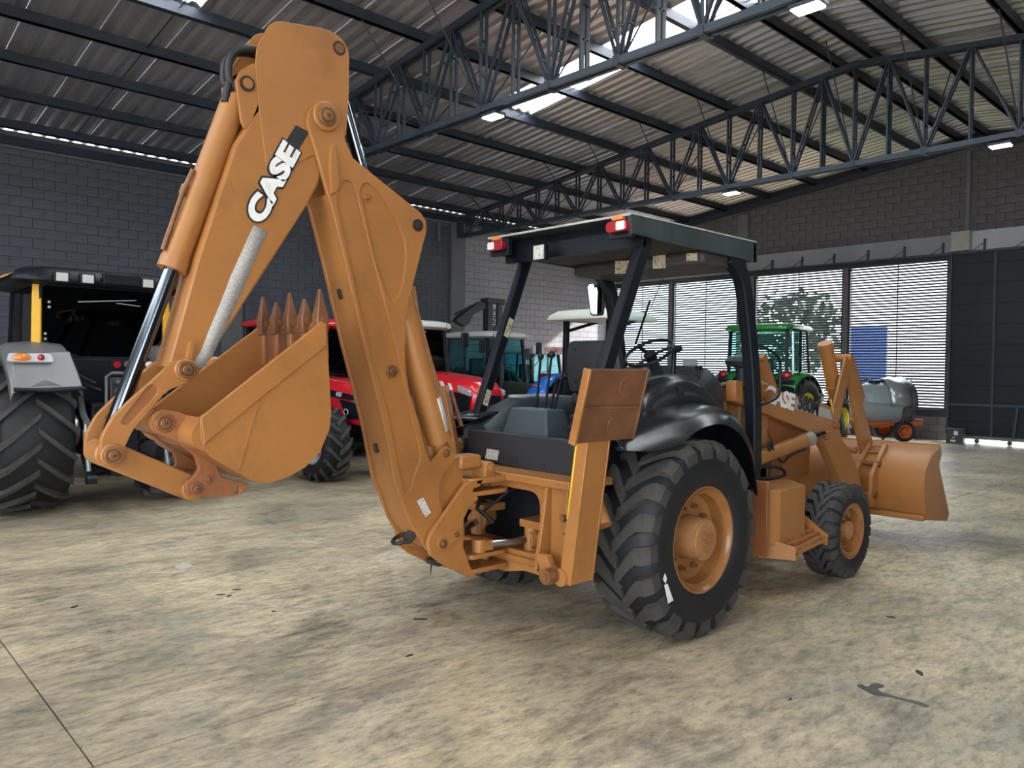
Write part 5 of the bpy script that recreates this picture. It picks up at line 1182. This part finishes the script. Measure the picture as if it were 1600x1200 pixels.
wf = G().plate(rounded(rw_o, .05), -.10, -.06, 'X', holes=[rounded([(y*.955, 2.2+(z-2.2)*.93) for y, z in rw_o], .05)], bevel=.004).obj('rear_window_frame', black, vt)
G().plate(rounded([(y*.96, 2.2+(z-2.2)*.94) for y, z in rw_o], .05), -.085, -.075, 'X').obj('rear_window', glass_mat('black_tinted_glass', (.04, .045, .05), .06), vt)
for y, z in ((.60, 2.42), (.60, 2.36), (.64, 2.05), (.64, 1.99), (-.60, 2.42), (-.60, 2.36)): G().cyl((-.11, y, z), (-.095, y, z), .016, n=10).obj('glass_bolt', mat('grey_bolt', (.4, .4, .4), .4), wf)
g = G(); g.bar((-.12, .30, 2.44), (-.12, -.35, 2.50), .012, .012); g.bar((-.12, -.12, 2.45), (-.12, -.40, 2.43), .01, .01); g.obj('rear_wiper', mat('grey_wiper', (.35, .35, .36), .4), wf)
rr = rounded([(-.28, -.78), (-.10, -.98), (1.45, -.92), (1.6, -.7), (1.6, .7), (1.45, .92), (-.10, .98), (-.28, .78)], .12, 3)
rfv = G().loft([[V((.66+(x-.66)*k, y*k, z)) for x, y in rr] for k, z in ((.95, 2.62), (1.0, 2.66), (1.0, 2.70), (.94, 2.78), (.84, 2.83), (.6, 2.85))]).obj('cab_roof', black, vt, smooth=50)
for s in (1, -1):
    g = G(); g.loft([[V((x, s*y, z)) for y, z in ((.86, 2.80), (.99, 2.715), (1.0, 2.70), (.88, 2.79))] for x in (-.02, 1.2)]); g.obj('roof_side_trim', mat('orange_yellow_trim', (.75, .40, .08), .4), rfv)
for y in (.52, .25, -.42, -.66):
    g = G(); g.box((-.30, y, 2.70), (.09, .16, .13)); wk = g.obj('work_lamp', black, rfv, bevel=.01)
    G().box((-.348, y, 2.70), (.012, .12, .095)).obj('lamp_glass', mat('pale_lamp_glass', (.55, .55, .52), .25), wk)
g = G(); g.box((-.32, -.12, 2.72), (.08, .42, .13)); g.obj('number_plate_holder', black, rfv, bevel=.01)
G().bb((-.10, -.72, 1.15), (1.5, .72, 1.80)).obj('cab_base', black, vt, bevel=.05)
G().bb((-.55, -.28, .60), (3.3, .28, 1.25)).obj('chassis', black, vt, bevel=.04)
G().cyl((0, -.6, RV), (0, .6, RV), .17, n=20).obj('rear_axle', black, vt)
G().loft([[V((x, y, z)) for y, z in ((-.40, 1.0), (-.40, zt-.15), (-.3, zt), (.3, zt), (.40, zt-.15), (.40, 1.0))] for x, zt in ((1.5, 1.85), (2.6, 1.78), (3.3, 1.55), (3.45, 1.3))]).obj('hood', black, vt, bevel=.02)
pl = G().bb((-.62, -.42, 1.66), (-.58, .08, 1.74)).obj('switch_panel', black, vt)
for y, m in ((.02, red_l), (-.10, mat('grey_knob', (.12, .12, .13), .4)), (-.20, black), (-.34, clear_l)): G().cyl((-.66, y, 1.70), (-.61, y, 1.70), .04, n=16).obj('push_button', m, pl)
vb = G().bb((-.72, -.40, 1.22), (-.50, .12, 1.55)).obj('remote_valve_block', mat('dark_cast_metal', (.05, .052, .055), .4, .5), vt, bevel=.02)
for i in range(4):
    for j in range(3):
        g = G(); y = .04-.12*i; z = 1.50-.10*j; g.cyl((-.80, y, z), (-.70, y, z), .030, n=12); g.cyl((-.83, y, z), (-.80, y, z), .02, n=10); g.obj('hydraulic_coupler', mat('grey_coupler', (.22, .225, .23), .35, .7), vb)
g = G(); g.tube([(-.74, .16, 1.2), (-.74, .16, 1.56), (-.74, .10, 1.60), (-.74, -.38, 1.60), (-.74, -.44, 1.55), (-.74, -.44, 1.2)], .018); g.obj('guard_rail', mat('grey_black_rail', (.10, .105, .11), .4), vt)
for s in (1, -1):
    g = G(); g.tube([(-.45, s*.36, 1.30), (-.85, s*.42, 1.12), (-.98, s*.42, 1.06)], .035); g.tube([(-.92, s*.42, 1.08), (-.95, s*.42, .80)], .022); g.cyl((-.935, s*.42, .98), (-.945, s*.42, .84), .034, n=12); g.tube([(-.95, s*.42, .80), (-1.05, s*.42, .52)], .026); g.obj('lift_rod', mat('worn_grey_linkage', (.24, .25, .26), .35, .7), vt)
    g = G(); g.tube([(-.35, s*.30, .62), (-.8, s*.38, .55), (-1.15, s*.42, .46)], .032); g.cyl((-1.15, s*.37, .44), (-1.15, s*.47, .44), .05, n=14); g.obj('lower_link', black, vt)
    g = G(); g.lathe([(0, .20), (.05, .20), (.05, .17), (.10, .17), (.10, .20), (.15, .20)], (-.02, s*.30, RV), (0, s, 0), 28); g.obj('axle_flange', mat('polished_flange', (.4, .4, .41), .25, .9), vt)
g = G(); g.bb((-.9, -.10, .42), (-.4, .10, .58)); g.obj('drawbar_frame', black, vt, bevel=.01); g = G(); g.box((-.92, 0, .50), (.04, .34, .12)); g.obj('hitch_plate', black, vt)
g = G(); g.tube(spl([(-.3, .55, 1.75), (-.5, .42, 1.60), (-.66, .25, 1.48)], 4), .012); g.tube(spl([(-.3, .52, 1.72), (-.55, .38, 1.50), (-.7, .2, 1.40)], 4), .012); g.obj('cables', blackm, vt)
g = G(); g.box((-.52, .55, 1.48), (.06, .10, .26)); g.obj('pale_rag', mat('pale_plastic_bag', (.5, .48, .40), .6), vt, bevel=.03)
# ---- orchard sprayer trailer beside the louvres -----------------------------------------------------------
tank_m = mat('grey_polyethylene_tank', (.30, .34, .36), .3, var=.06, vscale=2); tank_t = mat('silvery_grey_cover', (.42, .44, .47), .22, .5, var=.15, vscale=3)
sp = empty('orchard_sprayer', (19.75, 7.72, 0), radians(48), 'grey tank sprayer on an orange two wheeled trailer below the louvre windows', 'sprayer'); sp.scale = (.9, .9, .9)
rings = []
for y, k in ((.72, .45), (.66, .8), (.45, .95), (0, 1), (-.32, 1)):
    rings.append([V((.50*k*cos(a), y, 1.08+.56*k*sin(a)-(.05 if sin(a) < -.6 else 0))) for a in [i*pi/14 for i in range(28)]])
tk = G().loft(rings).obj('tank', tank_m, sp, smooth=60)
rings = []
for y, k in ((.05, 1.0), (-.10, 1.06), (-.50, 1.10)):
    rings.append([V((.52*k*cos(a), y, 1.10+.62*k*sin(a))) for a in [pi*(-.05+1.1*i/20) for i in range(21)]])
G().loft(rings, cap=False, closed=False).obj('fan_cowl', tank_t, sp, smooth=60, solid=.02)
G().lathe([(-.52, .30), (-.52, .60), (-.58, .62), (-.66, .62), (-.66, .50), (-.60, .35)], (0, 0, 1.08), (0, 1, 0), 40).obj('fan_ring', mat('dark_grey_fan_ring', (.08, .085, .09), .4, .4), sp)
for k in range(8):
    a = 2*pi*k/8; G().bar((.12*cos(a), -.60, 1.08+.12*sin(a)), (.46*cos(a+.2), -.60, 1.08+.46*sin(a+.2)), .10, .012, up=(.3, 1, 0)).obj('fan_blade', black, sp)
for k in range(14):
    a = pi*(-.1+1.2*k/13); c_ = V((.64*cos(a), -.62, 1.08+.64*sin(a))); G().cyl(c_, c_+V((.04*cos(a), 0, .04*sin(a))), .02, n=8).obj('spray_nozzle', black, sp)
seam = G(); seam.tube([(-.505, .68, 1.08), (-.515, 0, 1.08), (-.53, -.48, 1.08)], .016); seam.obj('tank_seam', tank_m, tk)
G().cyl((0, .25, 1.60), (0, .25, 1.68), .16, n=24).obj('tank_lid', black, tk)
org = mat('orange_red_trailer_paint', (.52, .10, .02), .45, var=.1, vscale=3)
for s in (1, -1):
    G().bar((s*.38, -.9, .52), (s*.38, .72, .52), .07, .09).obj('chassis_rail', org, sp, bevel=.006)
    e = ag_wheel(sp, s*.0, 0, .33, .22, .17, org, s, 1); e.location = (s*.56, -.30, .33); e.rotation_euler.z = -D90
for y in (-.7, 0, .66): G().bar((-.40, y, .50), (.40, y, .50), .07, .08).obj('cross_member', org, sp)
G().bb((-.62, .10, .44), (-.30, .60, .47)).obj('foot_board', org, sp); G().bar((0, .6, .50), (0, .85, .48), .08, .08).obj('tow_bar', org, sp)
G().bar((-.5, -.85, .62), (.5, -.85, .62), .05, .05).obj('rear_bar', org, sp)
g = G(); g.tube(spl([(-.1, .3, 1.66), (-.2, .5, 1.72), (-.2, .8, 1.55), (-.2, .9, 1.2)], 4), .016); g.obj('hose', blackm, sp)
# ---- folding crane mast behind the cabs --------------------------------------------------------------------------
cr = empty('loader_crane', (14.5, 16.4, 0), 0, 'dark folding crane arm rising behind the pale cab roofs', 'crane')
dk = mat('charcoal_crane_paint', (.035, .04, .045), .45, var=.15, vscale=3)
G().bb((-.4, -.4, .0), (.45, .5, 1.1)).obj('crane_base', dk, cr, bevel=.03)
G().cyl((.05, 0, 1.0), (.05, 0, 2.9), .12, n=20).obj('slew_column', dk, cr)
for dx in (-.17, .19): G().bb((dx-.08, -.12, 2.2), (dx+.08, .12, 3.56)).obj('mast_leg', dk, cr, bevel=.01)
G().bb((-.05, -.08, 2.2), (.07, .06, 3.5)).obj('sign_strip', mat('white_sign_strip', (.6, .62, .66), .5), cr)
me = text_mesh('MUNCK', .20, .002, .004); put_text('lettering', me, blackd, cr, (.01, -.083, 3.05), (0, 0, 1), (-1, 0, 0))
G().bb((-.32, -.16, 3.52), (.36, .16, 3.66)).obj('mast_head', dk, cr, bevel=.02)
g = G(); g.tube([(.38, 0, 3.5), (.38, 0, 3.6)], .06); g.obj('head_pin', dk, cr)
ac = [V((q.x-14.5, q.z)) for q in (at(x, y, Y=16.4) for x, y in ((755,474),(747,472),(735,480),(712,497),(709,502),(716,506),(724,510),(731,505),(736,492),(755,482)))]
G().plate([tuple(p) for p in ac], -.10, .10, bevel=.01).obj('folding_boom', dk, cr)
q1 = at(752, 473, Y=16.4); q2 = at(712, 494, Y=16.4); G().cyl((q1.x-14.5, 0, q1.z+.02), (q2.x-14.5, 0, q2.z+.06), .04, n=12).obj('boom_cylinder', dk, cr)
# ---- compact tractor with red letters on its roof front, seen through the glazed cab
t = tractor('farm_tractor', 'small tractor with red lettering on its pale roof, half hidden behind the glazed cab', (16.1, 16.75, 0), -D90, R_=.60, W_=.34, Rf=.42, Wf=.26, wb=1.75, tr=.66, hood=red_p, hood_w=.32, hz=(1.58, 1.4), roof=white_p, rim_m=silver_rim, gl=teal_gl, cab=(-.30, .90, .66, 1.05, 2.14), fend=red_p, exhaust=False, nose=.40)
fs_ = G().bb((1.06, -.74, 2.12), (1.13, .74, 2.34)).obj('roof_fascia', white_p, t, bevel=.02)
me = text_mesh('YANMAR', .20, .003, .004); put_text('lettering', me, red_p, fs_, (1.135, .10, 2.23), (0, 1, 0), (0, 0, 1))
# ---- small things by the door ---------------------------------------------------------------------------------------
dbx = empty('toolbox', (20.92, 6.42, 0), radians(5), 'small dark grey box with white labels on the floor by the sliding door', 'box')
G().bb((-.13, -.19, .0), (.13, .19, .34)).obj('body', mat('dark_grey_box', (.035, .045, .05), .5), dbx, bevel=.008); G().bb((-.14, -.20, .32), (.14, .20, .36)).obj('lid', mat('dark_grey_box_lid', (.05, .06, .065), .5), dbx, bevel=.006)
for y, z, w_, h_ in ((-.03, .25, .09, .10), (.02, .14, .06, .02), (.03, .06, .11, .05)): G().bb((-.134, y-w_/2, z-h_/2), (-.129, y+w_/2, z+h_/2)).obj('label', white, dbx)
# ---- litter on the floor
CH_ = ['dark debris chip on the floor below the digging bucket, left of a pair', 'dark debris chip on the floor below the digging bucket, right of a pair', 'dark debris chip just above the pair below the digging bucket', 'small dark chip on bare floor right of the pair below the bucket', 'long curled dark chip on the floor below the boom foot', 'small dark chip beside the floor joint below the swing tower', 'dark chip on the floor near the left edge of the photograph', 'dark chip on the floor to the right below the small front wheel', 'tiny dark chip on the floor right of the big rear tyre bottom', 'long dark chip on the floor near the right edge joint']
leaf = mat('dry_brown_chip', (.06, .04, .025), .8)
for i, (px, py, r) in enumerate(((345,929,.022),(358,931,.02),(370,921,.02),(427,955,.012),(655,967,.035),(640,1024,.018),(116,948,.022),(1393,964,.028),(1235,1092,.012),(1437,1051,.03))):
    p = at(px, py, Z=.003); g = G(); rr_ = random.Random(i)
    pts = [(r*rr_.uniform(.6, 1.2)*cos(a)*1.6, r*rr_.uniform(.5, 1.1)*sin(a)*.7) for a in [k*pi/4 for k in range(8)]]
    g.plate(pts, 0, .004, 'Z'); g.xf(Matrix.Rotation(rr_.uniform(0, 3), 4, 'Z'))
    o = g.obj('debris_chip', leaf, None, loc=(p.x, p.y, .0005)); tag(o, CH_[i], 'debris', 'debris chips on the floor')
# ---- outside the louvres: blue hoarding, pale building and trees ------------------------------------------------------
wb_ = empty('blue_hoarding', (27, 11.2, 0), 0, 'blue panel standing outside behind the louvre slats', 'panel')
G().bb((-.04, -.75, .0), (.04, .75, 3.3)).obj('panel_sheet', mat('blue_hoarding_paint', (.04, .11, .36), .6), wb_)
for y in (-.6, .6): G().bb((.04, y-.05, 0), (.14, y+.05, 3.3)).obj('panel_post', steel, wb_)
fol = mat('dark_tree_foliage', (.02, .05, .02), .8, var=.4, vscale=3)
def tree(x, y, h, r, lab):
    t = empty('tree', (x, y, 0), 0, lab, 'tree', 'trees outside the shed')
    G().cyl((0, 0, 0), (0, 0, h*.6), .16, .10, n=10).obj('trunk', mat('tree_bark', (.08, .06, .045), .9), t)
    g = G(); rr_ = random.Random(int(x*7+y)); n = 520
    for i in range(n):
        d = V((rr_.gauss(0, 1), rr_.gauss(0, 1), rr_.gauss(0, .8))).normalized()*r*rr_.uniform(.45, 1); c_ = V((0, 0, h*.72))+d
        u = V((rr_.gauss(0, 1), rr_.gauss(0, 1), rr_.gauss(0, 1))).normalized()*.22; w_ = u.cross(V((rr_.gauss(0, 1), rr_.gauss(0, 1), rr_.gauss(0, 1)))).normalized()*.14
        g.add([c_-u, c_+w_, c_+u, c_-w_], [(0, 1, 2, 3)])
    tag(g.obj('foliage', fol, t, smooth=0), kind='stuff')
tree(30, 15.2, 4.6, 1.9, 'dark leafy tree outside the left louvre window behind the green tractor')
